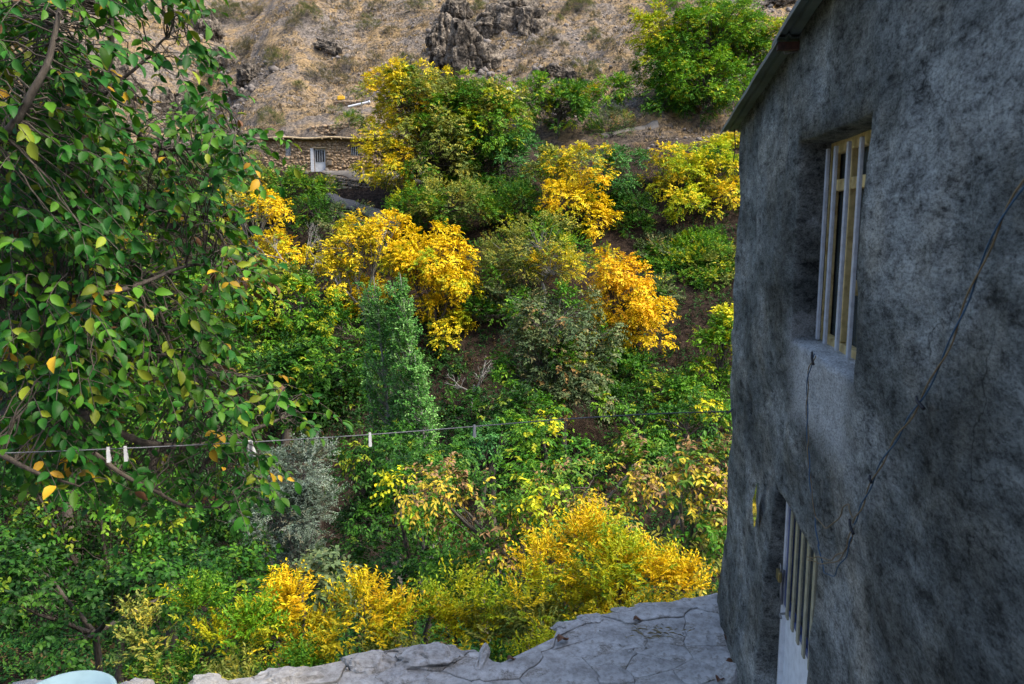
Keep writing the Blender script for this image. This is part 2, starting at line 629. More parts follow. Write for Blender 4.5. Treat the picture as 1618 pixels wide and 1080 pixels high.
def H(x, y):
    x = np.asarray(x, float)
    y = np.asarray(y, float)
    z = np.interp(y, _PY, _PZ)
    far = sstep(36, 60, y)
    z = z + far * 0.12 * np.clip(x, -35, 30)
    # broad relief and a gully on the dry slope
    z = z + far * 1.3 * fbm(x / 17, y / 17, 0, 3, 3) + sstep(8, 14, y) * 0.35 * fbm(x / 4.0, y / 4.0, 0, 3, 5)
    xg = -31 - 0.16 * (y - 62)
    z = z - sstep(64, 80, y) * 5.5 * np.exp(-((x - xg) / 6.5) ** 2)
    z = z + sstep(66, 80, y) * 1.6 * np.exp(-((x - xg - 10) / 5) ** 2)
    up = sstep(62, 74, y)
    z = z + up * (0.42 * fbm(x / 2.3, y / 2.3, 0, 4, 9, 0.6))
    # small trodden terraces across the slope
    st = np.sin((z + 0.6 * fbm(x / 9, y / 9, 0, 2, 21)) * 2 * np.pi / 1.9)
    z = z + up * 0.20 * st
    # level ledge for the stone house
    led = np.exp(-(np.clip(np.abs(x + 15.6) - 5.0, 0, None) / 1.5) ** 2) * sstep(62.0, 63.2, y) * (1 - sstep(70.5, 73, y))
    z = z * (1 - led) + 7.35 * led
    # ledge for the upper sheds
    led = np.exp(-(np.clip(np.abs(x + 2.0) - 4.5, 0, None) / 1.5) ** 2) * sstep(68, 69.2, y) * (1 - sstep(73.0, 75, y))
    z = z * (1 - led) + 11.7 * led
    return z


def build_terrain():
    xs = np.concatenate([np.linspace(-200, -70, 40, endpoint=False), np.linspace(-70, 65, 430, endpoint=False), np.linspace(65, 200, 40)])
    ys = np.concatenate([np.linspace(-140, 4, 60, endpoint=False), np.linspace(4, 60, 120, endpoint=False), np.linspace(60, 118, 230, endpoint=False), np.linspace(118, 230, 50)])
    X, Y = np.meshgrid(xs, ys)
    Z = H(X, Y)
    V = np.stack([X, Y, Z], -1).reshape(-1, 3)
    nx = len(xs)
    i = np.arange(len(ys) - 1)[:, None] * nx + np.arange(nx - 1)[None, :]
    F = np.stack([i, i + 1, i + nx + 1, i + nx], -1).reshape(-1, 4)
    o = obj('terrain', mesh_np('terrain', V, F, smooth=True), M['ground'])
    tag(o, kind='structure', label='steep valley side rising to a dry rocky hillside', cat='hillside')


build_terrain()


def hit(px, py, lo=20, hi=160):
    """where a pixel's ray meets the terrain"""
    r = ray(px, py)
    ts = np.linspace(lo, hi, 1500)
    P = r[None, :] / r[1] * ts[:, None]
    d = P[:, 2] + EZ - H(P[:, 0], P[:, 1])
    k = np.argmax(d < 0) if (d < 0).any() else len(ts) - 1
    return np.array([P[k, 0], P[k, 1], P[k, 2] + EZ])


# ------------------------------------------------------------------ foliage
T4_V = np.array([[0, 0, 0], [.45, .5, .13], [1, 0, -.06], [.45, -.5, .13]])
T4_F = np.array([[0, 2, 1], [0, 3, 2]])
T8_V = np.array([[0, 0, 0], [.33, 0, .0], [.68, 0, -.05], [1, 0, -.2], [.3, .42, .12], [.66, .42, .06], [.3, -.42, .12], [.66, -.42, .06]])
T8_F = np.array([[0, 1, 4], [1, 5, 4], [1, 2, 5], [2, 3, 5], [0, 6, 1], [1, 6, 7], [1, 7, 2], [2, 7, 3]])
TW_V = np.array([[0, 0, 0], [.22, 0, 0], [.5, 0, -.01], [.78, 0, -.06], [1, 0, -.16],
                 [.22, .36, .1], [.5, .5, .12], [.78, .34, .02], [.22, -.36, .1], [.5, -.5, .12], [.78, -.34, .02]])
TW_F = np.array([[0, 1, 5], [1, 2, 6], [1, 6, 5], [2, 3, 7], [2, 7, 6], [3, 4, 7], [0, 8, 1], [1, 8, 9], [1, 9, 2], [2, 9, 10], [2, 10, 3], [3, 10, 4]])


def unit(a):
    return a / (np.linalg.norm(a, axis=-1, keepdims=True) + 1e-9)


def leaves(TV, TF, pos, d, nrm, ln, wd, col):
    """one template leaf per row"""
    d = unit(d)
    side = unit(np.cross(nrm, d))
    nn = np.cross(d, side)
    k = len(TV)
    V = (pos[:, None, :] + TV[None, :, 0:1] * (ln[:, None, None] * d[:, None, :])
         + TV[None, :, 1:2] * (wd[:, None, None] * side[:, None, :])
         + TV[None, :, 2:3] * (ln[:, None, None] * nn[:, None, :]))
    F = TF[None] + (np.arange(len(pos)) * k)[:, None, None]
    C = np.repeat(col, k, axis=0)
    return V.reshape(-1, 3), F.reshape(-1, TF.shape[1]), C


def sprig_frames(rng, pos, dr, L, n, ll, lw, droop, spread=0.9, jit=0.3):
    """leaflets set along curved sprigs; returns pos, dir, normal, len, width, sprig index"""
    S = len(pos)
    dr = unit(dr)
    t = (np.arange(n) + 0.6) / n
    t = np.broadcast_to(t, (S, n)) + rng.normal(0, .04, (S, n))
    Ls = (L * rng.uniform(.7, 1.3, S))[:, None, None]
    down = np.array([0, 0, -1.0])
    P = pos[:, None, :] + dr[:, None, :] * t[..., None] * Ls + down * (droop * t[..., None] ** 2 * Ls)
    axis = unit(dr[:, None, :] + down * (2 * droop * t[..., None]))
    ref = np.array([0, 0, 1.0]) + rng.normal(0, .35, (S, 3))
    side = unit(np.cross(dr, ref))[:, None, :]
    sg = np.where(np.arange(n) % 2 == 0, 1.0, -1.0)[None, :, None]
    d = side * sg * spread + axis * 0.75 + down * droop * 0.9 + rng.normal(0, jit, (S, n, 3))
    nr = np.array([0, 0, 1.0]) + 0.5 * dr[:, None, :] + rng.normal(0, .45, (S, n, 3))
    ln = ll * rng.uniform(.7, 1.25, (S, n))
    wd = lw * rng.uniform(.75, 1.25, (S, n))
    idx = np.repeat(np.arange(S), n)
    return P.reshape(-1, 3), d.reshape(-1, 3), nr.reshape(-1, 3), ln.ravel(), wd.ravel(), idx


PAL = {
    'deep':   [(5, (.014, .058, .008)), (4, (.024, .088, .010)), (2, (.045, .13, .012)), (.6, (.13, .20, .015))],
    'dgreen': [(4, (.024, .098, .008)), (4, (.045, .15, .011)), (2, (.09, .22, .014)), (.8, (.24, .30, .016))],
    'green':  [(4, (.05, .17, .009)), (4, (.09, .235, .012)), (2, (.16, .31, .016)), (1.2, (.33, .37, .016))],
    'cool':   [(4, (.035, .15, .035)), (4, (.065, .21, .045)), (2, (.12, .28, .065))],
    'bright': [(4, (.12, .29, .012)), (4, (.19, .37, .014)), (2, (.08, .23, .012)), (1.5, (.44, .46, .016))],
    'lime':   [(4, (.50, .52, .015)), (3, (.34, .46, .02)), (2, (.66, .58, .012)), (1, (.14, .28, .02))],
    'olive':  [(4, (.20, .25, .05)), (3, (.30, .32, .055)), (2, (.11, .18, .04)), (1.5, (.48, .42, .05))],
    'dull':   [(4, (.075, .125, .05)), (4, (.11, .16, .065)), (2, (.17, .21, .08)), (1, (.26, .22, .09)), (.5, (.32, .19, .06))],
    'yellow': [(5, (.70, .55, .015)), (3, (.52, .48, .02)), (2, (.78, .52, .012)), (1.5, (.24, .32, .03))],
    'gold':   [(6, (.82, .57, .010)), (3, (.80, .50, .010)), (2, (.82, .62, .015)), (.5, (.45, .44, .03))],
    'orange': [(5, (.82, .51, .010)), (4, (.78, .43, .010)), (2, (.82, .58, .015)), (.6, (.48, .42, .03))],
    'grey':   [(4, (.125, .175, .13)), (4, (.17, .225, .175)), (2, (.25, .31, .25)), (1, (.20, .20, .13))],
    'poplar': [(4, (.06, .20, .035)), (4, (.12, .30, .06)), (2, (.22, .42, .12))],
    'drying': [(3, (.54, .41, .04)), (2.5, (.27, .17, .07)), (2, (.62, .52, .04)), (4, (.15, .26, .03)), (3, (.07, .19, .02)), (1.5, (.34, .21, .10))],
    'shrub':  [(4, (.13, .12, .075)), (3, (.18, .16, .09)), (3, (.09, .095, .06)), (1, (.36, .30, .15))],
    'shrubg': [(4, (.12, .15, .06)), (3, (.18, .20, .08)), (2, (.08, .10, .05)), (1, (.38, .34, .14))],
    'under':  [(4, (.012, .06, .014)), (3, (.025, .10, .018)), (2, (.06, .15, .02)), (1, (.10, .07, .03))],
    'walnut': [(5, (.022, .13, .016)), (4, (.04, .18, .018)), (4, (.10, .27, .02)), (1.4, (.26, .34, .025)), (.22, (.66, .42, .03)), (.2, (.20, .10, .05))],
}


def pick(rng, pal, n):
    w = np.array([a for a, _ in PAL[pal]], float)
    c = np.array([b for _, b in PAL[pal]])
    return c[rng.choice(len(w), n, p=w / w.sum())]


DRIFT = {'gold': 'lime', 'orange': 'yellow', 'yellow': 'olive', 'green': 'lime', 'dgreen': 'green', 'deep': 'dgreen', 'olive': 'green', 'bright': 'green', 'lime': 'yellow', 'dull': 'green', 'cool': 'dgreen', 'drying': 'green'}


def clump_cols(rng, pal, clump_id, nclump):
    alt = DRIFT.get(pal, pal)
    sw = rng.random(nclump) < (.08 if pal in ('gold', 'yellow', 'orange', 'drying') else .18)
    base = np.where(sw[:, None], pick(rng, alt, nclump), pick(rng, pal, nclump))[clump_id]
    fresh = np.where(sw[clump_id][:, None], pick(rng, alt, len(clump_id)), pick(rng, pal, len(clump_id)))
    keep = rng.random(len(clump_id)) < 0.5
    return np.where(keep[:, None], base, fresh)


STY = {   # sprig length, leaves per sprig, leaf length, leaf width, droop, clump radius, sprigs per clump, flatten
    'walnut': (.40, 7, .18, .085, .3, .62, 25, .75),
    'fine':   (.40, 9, .12, .06, .15, .55, 28, .8),
    'bush':   (.50, 9, .13, .05, .05, .55, 22, .9),
    'dryw':   (.26, 6, .09, .042, .35, .38, 26, .8),
    'near':   (.32, 7, .12, .055, .4, .42, 20, .75),
    'nearbroad': (.28, 6, .085, .055, .35, .36, 22, .8),
    'willow': (.30, 12, .07, .02, .1, .28, 30, .9),
    'shoot':  (.24, 12, .06, .023, -.1, .22, 22, .9),
    'mini':   (.30, 8, .10, .022, -.1, .30, 16, .8),
}


def make_tree(name, label, cat, depth, lobes, style, bark='bark', group=None, trunk_px=None, hang=0.9, dens=1.0,
              bare=0.0, lean=0.0, seed=None, branch_vis=1.0, mat='leaf', base_at=None, trunk_r=None):
    """lobes: (px, py, rx_px, ry_px, palette[, depth offset m]) in photo pixels at the tree's own distance"""
    rng = np.random.default_rng(seed if seed is not None else int(abs(lobes[0][0]) * 7 + abs(lobes[0][1])))
    sl, nl, ll, lw, droop, rc, spc, flat = STY[style]
    k = depth / 1260.0
    L = []
    for lb in lobes:
        px, py, rx, ry, pal = lb[:5]
        if depth > 20 and style != 'mini':
            g_ = 1.0 if pal in ('gold', 'orange', 'yellow') else 1.07
            rx, ry = rx * g_, ry * g_
        dv = lb[5] if len(lb) > 5 else 0.0
        c = at(px, py, depth + dv)
        sh = {'shoot': .11, 'near': .13, 'dryw': .10, 'nearbroad': .12, 'willow': .1}.get(style, 0.0) / k
        rx, ry = max(rx - sh, rx * .5), max(ry - sh, ry * .5)
        if style == 'shoot':
            c[2] -= .10
        L.append((c, np.array([rx * k, 0.85 * 0.5 * (rx + ry) * k, ry * k]), pal))
    cen = np.mean([c for c, _, _ in L], axis=0)
    if base_at is not None:
        base = np.array(base_at, float)
    else:
        bx = cen[0] if trunk_px is None else at(trunk_px, 500, depth)[0]
        base = np.array([bx, cen[1], 0.0])
        base[2] = float(H(bx, cen[1])) - 0.05
    top = max(c[2] + r[2] for c, r, _ in L)
    root = empty(name, base)
    tag(root, label, cat, group)
    hgt = max(top - base[2], 0.6)
    R0 = trunk_r or max(0.03, (0.010 if depth < 18 else 0.018) * hgt + 0.02)
    tb = Tubes()
    fork = base + (cen - base) * 0.55
    fork[2] = base[2] + max((min(c[2] - 0.5 * r[2] for c, r, _ in L) - base[2]), 0.12 * hgt)
    bole = bez(base, fork, rng.normal(0, 0.04 * hgt, 3) * [1, 1, 0], 7, 0.01 * hgt, rng)
    tb.add(bole - base, np.linspace(R0 * 1.25, R0 * .75, 7), 8)
    PP, DD, CC = [], [], []
    for c, r, pal in L:
        limb = bez(fork, c, rng.normal(0, 0.08, 3) * r.mean(), 6, 0.02 * r.mean(), rng)
        tb.add(limb - base, np.linspace(R0 * .7, R0 * .3, 6), 6)
        area = 4 * np.pi * ((r[0] * r[1]) ** 1.6 / 3 + (r[0] * r[2]) ** 1.6 / 3 + (r[1] * r[2]) ** 1.6 / 3) ** (1 / 1.6)
        nc = int(max(5, dens * 0.95 * area / (np.pi * rc * rc)))
        dirs = unit(rng.normal(0, 1, (nc, 3)))
        low = dirs[:, 2] < -0.55
        dirs[low, 2] *= -hang
        rad = 1 - 0.62 * rng.random(nc) ** 2.0
        # uneven outline: lobes swell and shrink with direction
        sw = 0.95 + 0.36 * fbm(dirs[:, 0] * 1.9 + c[0], dirs[:, 1] * 1.9, dirs[:, 2] * 1.9 + c[2], 2, 31)
        cc = c + dirs * r * (rad * sw)[:, None]
        gr = H(cc[:, 0], cc[:, 1]) + 0.15
        cc[:, 2] = np.maximum(cc[:, 2], gr)
        for q in range(nc):
            if rng.random() < branch_vis:
                s0 = limb[rng.integers(2, 6)]
                tb.add(bez(s0, cc[q], [0, 0, 0.12 * r[2]], 5, 0.03 * r.mean(), rng) - base, np.linspace(R0 * (.26 if depth > 18 else .13), R0 * .06, 5), 4)
        m = rng.poisson(spc * (1 - bare), nc)
        cid = np.repeat(np.arange(nc), m)
        sd = unit(rng.normal(0, 1, (len(cid), 3)) + 0.75 * dirs[cid] + [0, 0, .25])
        rr = rc * rng.uniform(.5, 1.25, nc)[cid] * rng.random(len(cid)) ** (1 / 2.2)
        PP.append(cc[cid] + sd * rr[:, None] * [1, 1, flat])
        up = [lean, 0, 0.0 if droop >= 0 else .55]
        DD.append(sd + 0.5 * dirs[cid] + up)
        CC.append(clump_cols(rng, pal, cid, nc))
    obj('trunk', tb.mesh('trunk'), M[bark], root)
    PP, DD, CC = np.concatenate(PP), np.concatenate(DD), np.concatenate(CC)
    p, d, nr, ln, wd, idx = sprig_frames(rng, PP, DD, sl, nl, ll, lw, abs(droop) if droop > 0 else 0.0)
    col = CC[idx] * rng.uniform(.72, 1.28, (len(idx), 1)) * rng.uniform(.93, 1.07, (len(idx), 3))
    TV, TF = (T8_V, T8_F) if (style.startswith('near') or style == 'dryw') else (T4_V, T4_F)
    V, F, C = leaves(TV, TF, p - base, d, nr, ln, wd, np.clip(col, 0, .9))
    cr = obj('crown', mesh_np('crown', V, F, C), M[mat], root)
    cr['kind'] = 'stuff'
    return root


# ------------------------------------------------------------------ the valley's trees
G_Y = 'golden autumn trees across the valley'
make_tree('walnut_tree', 'tall spreading tree, yellow on one side and green on the other, beside the stone house', 'tree', 58,
          [(640, 170, 68, 58, 'yellow'), (612, 262, 52, 58, 'yellow', -1.5), (690, 250, 66, 58, 'olive', -2), (700, 180, 60, 50, 'olive', -1), (750, 200, 84, 64, 'green', -1), (795, 265, 50, 58, 'cool', -1), (740, 285, 60, 45, 'green', -.5), (780, 190, 50, 45, 'olive', -1.5), (655, 135, 40, 26, 'olive')], 'walnut', dens=1.05)
make_tree('walnut_tree', 'huge rounded bright green tree high on the dry slope near the roof edge', 'tree', 70,
          [(1130, 70, 88, 75, 'bright'), (1060, 105, 62, 62, 'green'), (1040, 60, 36, 34, 'lime'), (1085, 165, 62, 38, 'dgreen', -2), (1180, 95, 55, 70, 'green'), (1110, 140, 60, 40, 'bright', -3)], 'walnut', dens=1.05)
make_tree('round_tree', 'compact dark green round tree beside the white water tank', 'tree', 66,
          [(885, 180, 50, 42, 'dgreen'), (850, 150, 26, 24, 'bright'), (905, 165, 30, 26, 'green', -1)], 'walnut')
make_tree('young_tree', 'small light green sapling above the dirt path', 'tree', 69,
          [(965, 150, 24, 26, 'bright'), (985, 140, 13, 14, 'bright'), (935, 150, 12, 10, 'yellow')], 'walnut', dens=1.1)
make_tree('thorny_bush', 'loose dark olive bush standing by the dirt path', 'bush', 66, [(975, 205, 28, 34, 'dull'), (955, 225, 20, 20, 'dgreen')], 'bush', bare=.4)
make_tree('mixed_tree', 'tree with hanging yellow foliage and a plain green flank behind', 'tree', 54,
          [(915, 265, 45, 36, 'yellow', -1), (905, 320, 42, 40, 'gold', -2), (868, 275, 26, 26, 'olive'), (975, 285, 36, 46, 'cool', 1), (945, 355, 26, 26, 'gold', -2), (960, 345, 30, 40, 'dgreen', 2)], 'walnut')
make_tree('lime_tree', 'glowing lime yellow tree with flat drooping crown against dark earth', 'tree', 54,
          [(1080, 280, 36, 34, 'lime'), (1130, 275, 42, 36, 'lime'), (1090, 325, 36, 22, 'lime', -2), (1150, 310, 28, 28, 'yellow', -1), (1110, 255, 30, 18, 'bright', 1)], 'walnut', hang=.5)
make_tree('yellow_sapling', 'slim upright yellow sapling beside the lime yellow tree', 'tree', 56,
          [(1046, 275, 20, 22, 'yellow'), (1050, 245, 8, 16, 'gold')], 'walnut', dens=1.1)
make_tree('yellow_sapling', 'yellow leafed sapling peeking out under the dark roof eave', 'tree', 60,
          [(1166, 222, 15, 20, 'yellow'), (1150, 255, 22, 24, 'lime')], 'walnut')
make_tree('olive_tree', 'pale olive green shrubby tree below the tall two coloured tree', 'tree', 52,
          [(720, 325, 58, 38, 'olive'), (660, 330, 42, 30, 'green'), (690, 355, 60, 24, 'dgreen', 1)], 'fine')
make_tree('broadleaf_tree', 'dense green tree standing just downhill of the stone house', 'tree', 57,
          [(462, 296, 44, 26, 'green'), (405, 284, 36, 26, 'olive'), (440, 310, 60, 28, 'dgreen', 1), (515, 296, 18, 14, 'green')], 'fine')
make_tree('golden_tree', 'thin golden tree with grey twigs showing, below the stone house', 'tree', 50,
          [(405, 345, 48, 42, 'gold'), (450, 400, 38, 32, 'gold'), (370, 320, 30, 26, 'olive'), (390, 410, 40, 30, 'yellow')], 'walnut', bark='bark_pale', bare=.35, group=G_Y)
make_tree('golden_tree', 'pale gold tree between the thin golden tree and the poplars', 'tree', 47,
          [(555, 395, 55, 38, 'yellow'), (610, 365, 50, 22, 'gold'), (530, 440, 40, 28, 'yellow', -1), (575, 480, 45, 40, 'gold', 1), (590, 535, 30, 28, 'yellow', 1)], 'walnut', bark='bark_pale', bare=.15, group=G_Y)
make_tree('golden_tree', 'brightest full golden tree standing behind the tall poplars', 'tree', 45.5,
          [(680, 415, 66, 52, 'gold'), (715, 455, 34, 42, 'gold', -1), (645, 430, 40, 40, 'gold'), (690, 490, 45, 32, 'gold', 0), (712, 532, 36, 32, 'yellow', -.5)], 'walnut', dens=1.1, group=G_Y)
make_tree('conical_bush', 'narrow olive coloured bush beside the brightest golden tree', 'bush', 47, [(772, 420, 24, 36, 'olive', 0), (778, 460, 26, 34, 'dull')], 'bush')
make_tree('olive_tree', 'thin yellow green tree with bare twigs above the dull grey green tree', 'tree', 46,
          [(850, 390, 58, 46, 'olive'), (810, 410, 40, 46, 'olive'), (870, 430, 46, 34, 'yellow', -1), (895, 405, 32, 36, 'green', 1)], 'fine', bark='bark_pale', bare=.3)
make_tree('golden_tree', 'orange gold tree leaning over the bare earth bank', 'tree', 42,
          [(960, 430, 32, 38, 'orange'), (985, 480, 60, 52, 'orange'), (1015, 520, 42, 42, 'gold'), (965, 530, 40, 30, 'gold', .5)], 'walnut', dens=1.1, group=G_Y)
make_tree('broadleaf_tree', 'large dull grey green tree with dry tips in mid valley', 'tree', 36,
          [(880, 510, 75, 52, 'dull'), (850, 580, 78, 62, 'dull'), (930, 590, 70, 55, 'dull', .5), (890, 630, 95, 42, 'dull', -.5)], 'walnut', bark='bark_mid', bare=.1)
make_tree('leafy_bush', 'spreading green bush on the terrace above the earth bank', 'bush', 50,
          [(1120, 425, 55, 44, 'green'), (1070, 450, 52, 48, 'green'), (1140, 455, 42, 40, 'olive', -1), (1045, 410, 40, 34, 'dull', 1), (1090, 490, 40, 26, 'dgreen', -1)], 'fine')
make_tree('leafy_bush', 'sunlit lime green bush rising beside the plastered house corner', 'bush', 38,
          [(1140, 560, 36, 50, 'bright'), (1115, 605, 40, 34, 'green'), (1150, 520, 18, 26, 'lime')], 'walnut')
make_tree('leafy_bush', 'low dark bush at the foot of the orange gold tree', 'bush', 41, [(1000, 590, 48, 28, 'dgreen'), (960, 610, 40, 26, 'deep')], 'walnut')
make_tree('leafy_bush', 'small dark bush on the shaded bank under the mixed yellow tree', 'bush', 53, [(1010, 350, 22, 34, 'deep'), (1000, 395, 30, 20, 'dgreen')], 'fine', bare=.2)
make_tree('broadleaf_tree', 'bushy green tree with yellowing top below the thin golden tree', 'tree', 38,
          [(445, 480, 62, 45, 'green'), (400, 520, 60, 50, 'green'), (480, 545, 52, 45, 'dgreen'), (440, 440, 46, 22, 'olive', 1)], 'walnut')
make_tree('broadleaf_tree', 'dense dark green tree at the foot of the poplars', 'tree', 33,
          [(500, 590, 75, 48, 'dgreen'), (440, 600, 60, 50, 'deep'), (545, 630, 60, 50, 'deep'), (475, 650, 80, 40, 'deep')], 'walnut')
make_tree('broadleaf_tree', 'shaded green tree half hidden behind the foreground walnut branches', 'tree', 36,
          [(270, 480, 80, 60, 'green'), (190, 520, 80, 70, 'dgreen'), (330, 560, 60, 50, 'dgreen'), (100, 470, 80, 80, 'dgreen')], 'walnut')
make_tree('broadleaf_tree', 'grey green bushy tree up the gully behind the walnut branches', 'tree', 60,
          [(330, 270, 45, 30, 'dull'), (270, 300, 55, 38, 'dull'), (200, 290, 50, 40, 'dull'), (320, 330, 50, 30, 'green', -2)], 'fine')
make_tree('broadleaf_tree', 'dark green tree at the mouth of the gully', 'tree', 52,
          [(110, 300, 70, 60, 'dgreen'), (40, 330, 70, 70, 'dgreen'), (180, 370, 60, 45, 'green')], 'walnut')
make_tree('leafy_bush', 'dark scrub thicket on the bank below the dry stone terraces', 'bush', 53,
          [(540, 350, 36, 22, 'dull'), (500, 335, 26, 18, 'dgreen'), (480, 370, 30, 24, 'deep')], 'fine', bare=.2)
make_tree('leafy_bush', 'dark green bush filling the hollow under the two coloured tree', 'bush', 53,
          [(820, 325, 42, 34, 'dgreen'), (790, 345, 34, 26, 'green'), (850, 350, 26, 26, 'deep')], 'bush')
# valley floor
make_tree('broadleaf_tree', 'glossy dark green walnut tree just beyond the clothes line', 'tree', 21,
          [(610, 720, 70, 40, 'dgreen'), (560, 760, 55, 55, 'deep'), (650, 740, 55, 45, 'dgreen'), (600, 830, 70, 55, 'deep'), (700, 730, 46, 34, 'dgreen', 1)], 'near', dens=.9)
make_tree('young_tree', 'upright young green tree with light leafy tips between darker trees', 'tree', 15,
          [(632, 800, 22, 60, 'green'), (660, 850, 34, 60, 'dgreen'), (640, 910, 46, 45, 'deep'), (690, 820, 24, 34, 'green', .5)], 'nearbroad')
make_tree('silver_tree', 'silvery grey green narrow leaved tree behind the clothes line', 'tree', 17,
          [(480, 750, 52, 48, 'grey'), (450, 820, 66, 58, 'grey'), (505, 815, 36, 48, 'grey'), (430, 760, 40, 40, 'grey', .6), (470, 880, 50, 34, 'grey', .3)], 'willow', bark='bark_mid', mat='leaf_matt', dens=1.05)
make_tree('broadleaf_tree', 'dark green tree beside the plastered house corner below the rope', 'tree', 24,
          [(1085, 680, 62, 38, 'dgreen'), (1010, 690, 50, 36, 'dgreen'), (1130, 660, 40, 30, 'green'), (1060, 730, 90, 40, 'deep')], 'near', dens=.9)
make_tree('leafy_bush', 'low blue green bush under the rope beyond the drying walnut', 'bush', 24,
          [(760, 700, 50, 30, 'cool'), (800, 690, 36, 24, 'dgreen'), (740, 740, 50, 34, 'deep')], 'near')
make_tree('young_tree', 'fresh green tree top rising to meet the rope', 'tree', 16,
          [(860, 700, 46, 30, 'green'), (915, 730, 50, 34, 'dgreen'), (820, 740, 40, 34, 'green')], 'nearbroad')
make_tree('walnut_tree', 'drying walnut tree with brown and yellow leaves and bare twigs', 'tree', 12.5,
          [(740, 810, 70, 62, 'drying'), (860, 790, 80, 55, 'green'), (820, 850, 90, 60, 'drying'), (930, 770, 70, 45, 'drying'), (1000, 740, 60, 34, 'drying', .6), (780, 900, 80, 60, 'dgreen', .5), (870, 860, 70, 50, 'green', -.2), (950, 830, 60, 45, 'drying', .2), (690, 780, 40, 50, 'drying')], 'dryw', bark='bark_mid', bare=.05, dens=.95)
make_tree('walnut_tree', 'yellowing walnut tree with large leaves against the plastered house corner', 'tree', 10.8,
          [(1075, 790, 70, 62, 'drying'), (1110, 830, 60, 70, 'olive'), (1030, 840, 60, 60, 'cool', .3), (1090, 900, 60, 50, 'olive'), (1115, 740, 40, 34, 'drying')], 'dryw', bark='bark_mid', bare=.05)
make_tree('broadleaf_tree', 'dense dark green tree crowding the terrace corner below the walnut', 'tree', 13,
          [(160, 820, 110, 75, 'dgreen'), (60, 780, 90, 90, 'deep'), (250, 870, 90, 60, 'deep'), (80, 920, 120, 80, 'deep'), (200, 960, 110, 60, 'deep'), (290, 830, 60, 45, 'dgreen')], 'nearbroad', dens=.95)
make_tree('broadleaf_tree', 'shadowy green tree deep in the valley behind the walnut branches', 'tree', 24,
          [(230, 680, 90, 60, 'dgreen'), (340, 720, 70, 60, 'deep'), (120, 680, 90, 70, 'green'), (300, 790, 90, 60, 'deep')], 'near', dens=.9)
make_tree('broadleaf_tree', 'black green tree filling the shade behind the silvery tree', 'tree', 22,
          [(400, 820, 70, 60, 'deep'), (540, 880, 60, 60, 'deep'), (350, 880, 60, 60, 'deep')], 'near', dens=.8)
make_tree('broadleaf_tree', 'dark green leafy thicket close under the terrace by the blue barrel', 'tree', 10,
          [(40, 960, 110, 80, 'deep'), (130, 1010, 90, 60, 'deep'), (200, 940, 80, 60, 'deep'), (40, 860, 90, 70, 'deep', .8), (300, 920, 60, 50, 'deep', 1.5)], 'nearbroad')
make_tree('leafy_bush', 'dense green bush filling in under the drying walnut', 'bush', 14.2,
          [(700, 860, 60, 60, 'dgreen'), (780, 930, 80, 50, 'dgreen'), (690, 930, 60, 50, 'deep'), (650, 760, 50, 50, 'deep', 3), (600, 880, 60, 60, 'deep', 2)], 'nearbroad')
make_tree('leafy_bush', 'dark bush at the foot of the dull grey green tree', 'bush', 33,
          [(780, 650, 50, 34, 'deep'), (840, 670, 60, 30, 'dgreen'), (720, 660, 40, 30, 'deep')], 'walnut')
make_tree('leafy_bush', 'dark green bush between the earth bank and the house corner', 'bush', 36,
          [(1050, 630, 50, 32, 'dgreen'), (1100, 650, 50, 30, 'green'), (990, 645, 46, 28, 'deep')], 'walnut')
make_tree('leafy_bush', 'low green scrub on the bank beneath the thin yellow green tree', 'bush', 45,
          [(800, 480, 46, 26, 'dull'), (760, 500, 30, 20, 'dgreen'), (1040, 470, 30, 30, 'dull', 2)], 'fine', bare=.2)
make_tree('leafy_bush', 'green bush in the hollow between pale gold and brightest golden trees', 'bush', 43,
          [(610, 560, 40, 34, 'dgreen'), (540, 520, 46, 34, 'dgreen'), (680, 590, 30, 30, 'deep')], 'walnut')
make_tree('broadleaf_tree', 'broad dark tree under the lowest walnut branches', 'tree', 30,
          [(60, 600, 90, 70, 'dgreen'), (160, 620, 80, 60, 'green'), (30, 700, 90, 60, 'deep')], 'walnut')
# shrubs just beyond the terrace edge
G_S = 'feathery yellow shrubs along the terrace edge'
make_tree('yellow_shrub', 'tallest bright yellow feathery shrub next to the cracked terrace corner', 'shrub', 9.2,
          [(920, 850, 34, 45, 'gold'), (870, 890, 48, 48, 'gold'), (960, 900, 70, 56, 'gold'), (1030, 900, 50, 46, 'gold'), (900, 950, 90, 45, 'yellow'), (1075, 915, 34, 32, 'gold')], 'shoot', group=G_S, dens=1.15, trunk_r=.03)
make_tree('green_shrub', 'upright yellow green feathery shoots growing through the tallest yellow shrub', 'shrub', 8.9,
          [(975, 860, 24, 50, 'lime'), (985, 910, 30, 40, 'lime')], 'shoot', group=G_S, trunk_r=.02)
make_tree('green_shrub', 'lime green feathery shrub in the notch of the terrace edge', 'shrub', 8.7,
          [(830, 950, 50, 60, 'lime'), (860, 990, 40, 36, 'olive'), (780, 990, 30, 40, 'olive')], 'shoot', group=G_S, dens=1.1, trunk_r=.02)
make_tree('yellow_shrub', 'yellow green feathery shrub beside the drying walnut', 'shrub', 8.8,
          [(720, 950, 60, 55, 'lime'), (690, 985, 60, 52, 'lime'), (750, 995, 42, 38, 'yellow')], 'shoot', group=G_S, dens=1.1, trunk_r=.02)
make_tree('yellow_shrub', 'clear yellow feathery shrub in front of the silvery tree', 'shrub', 8.6,
          [(575, 940, 48, 54, 'gold'), (545, 990, 60, 50, 'yellow'), (610, 990, 46, 46, 'gold')], 'shoot', group=G_S, dens=1.15, trunk_r=.02)
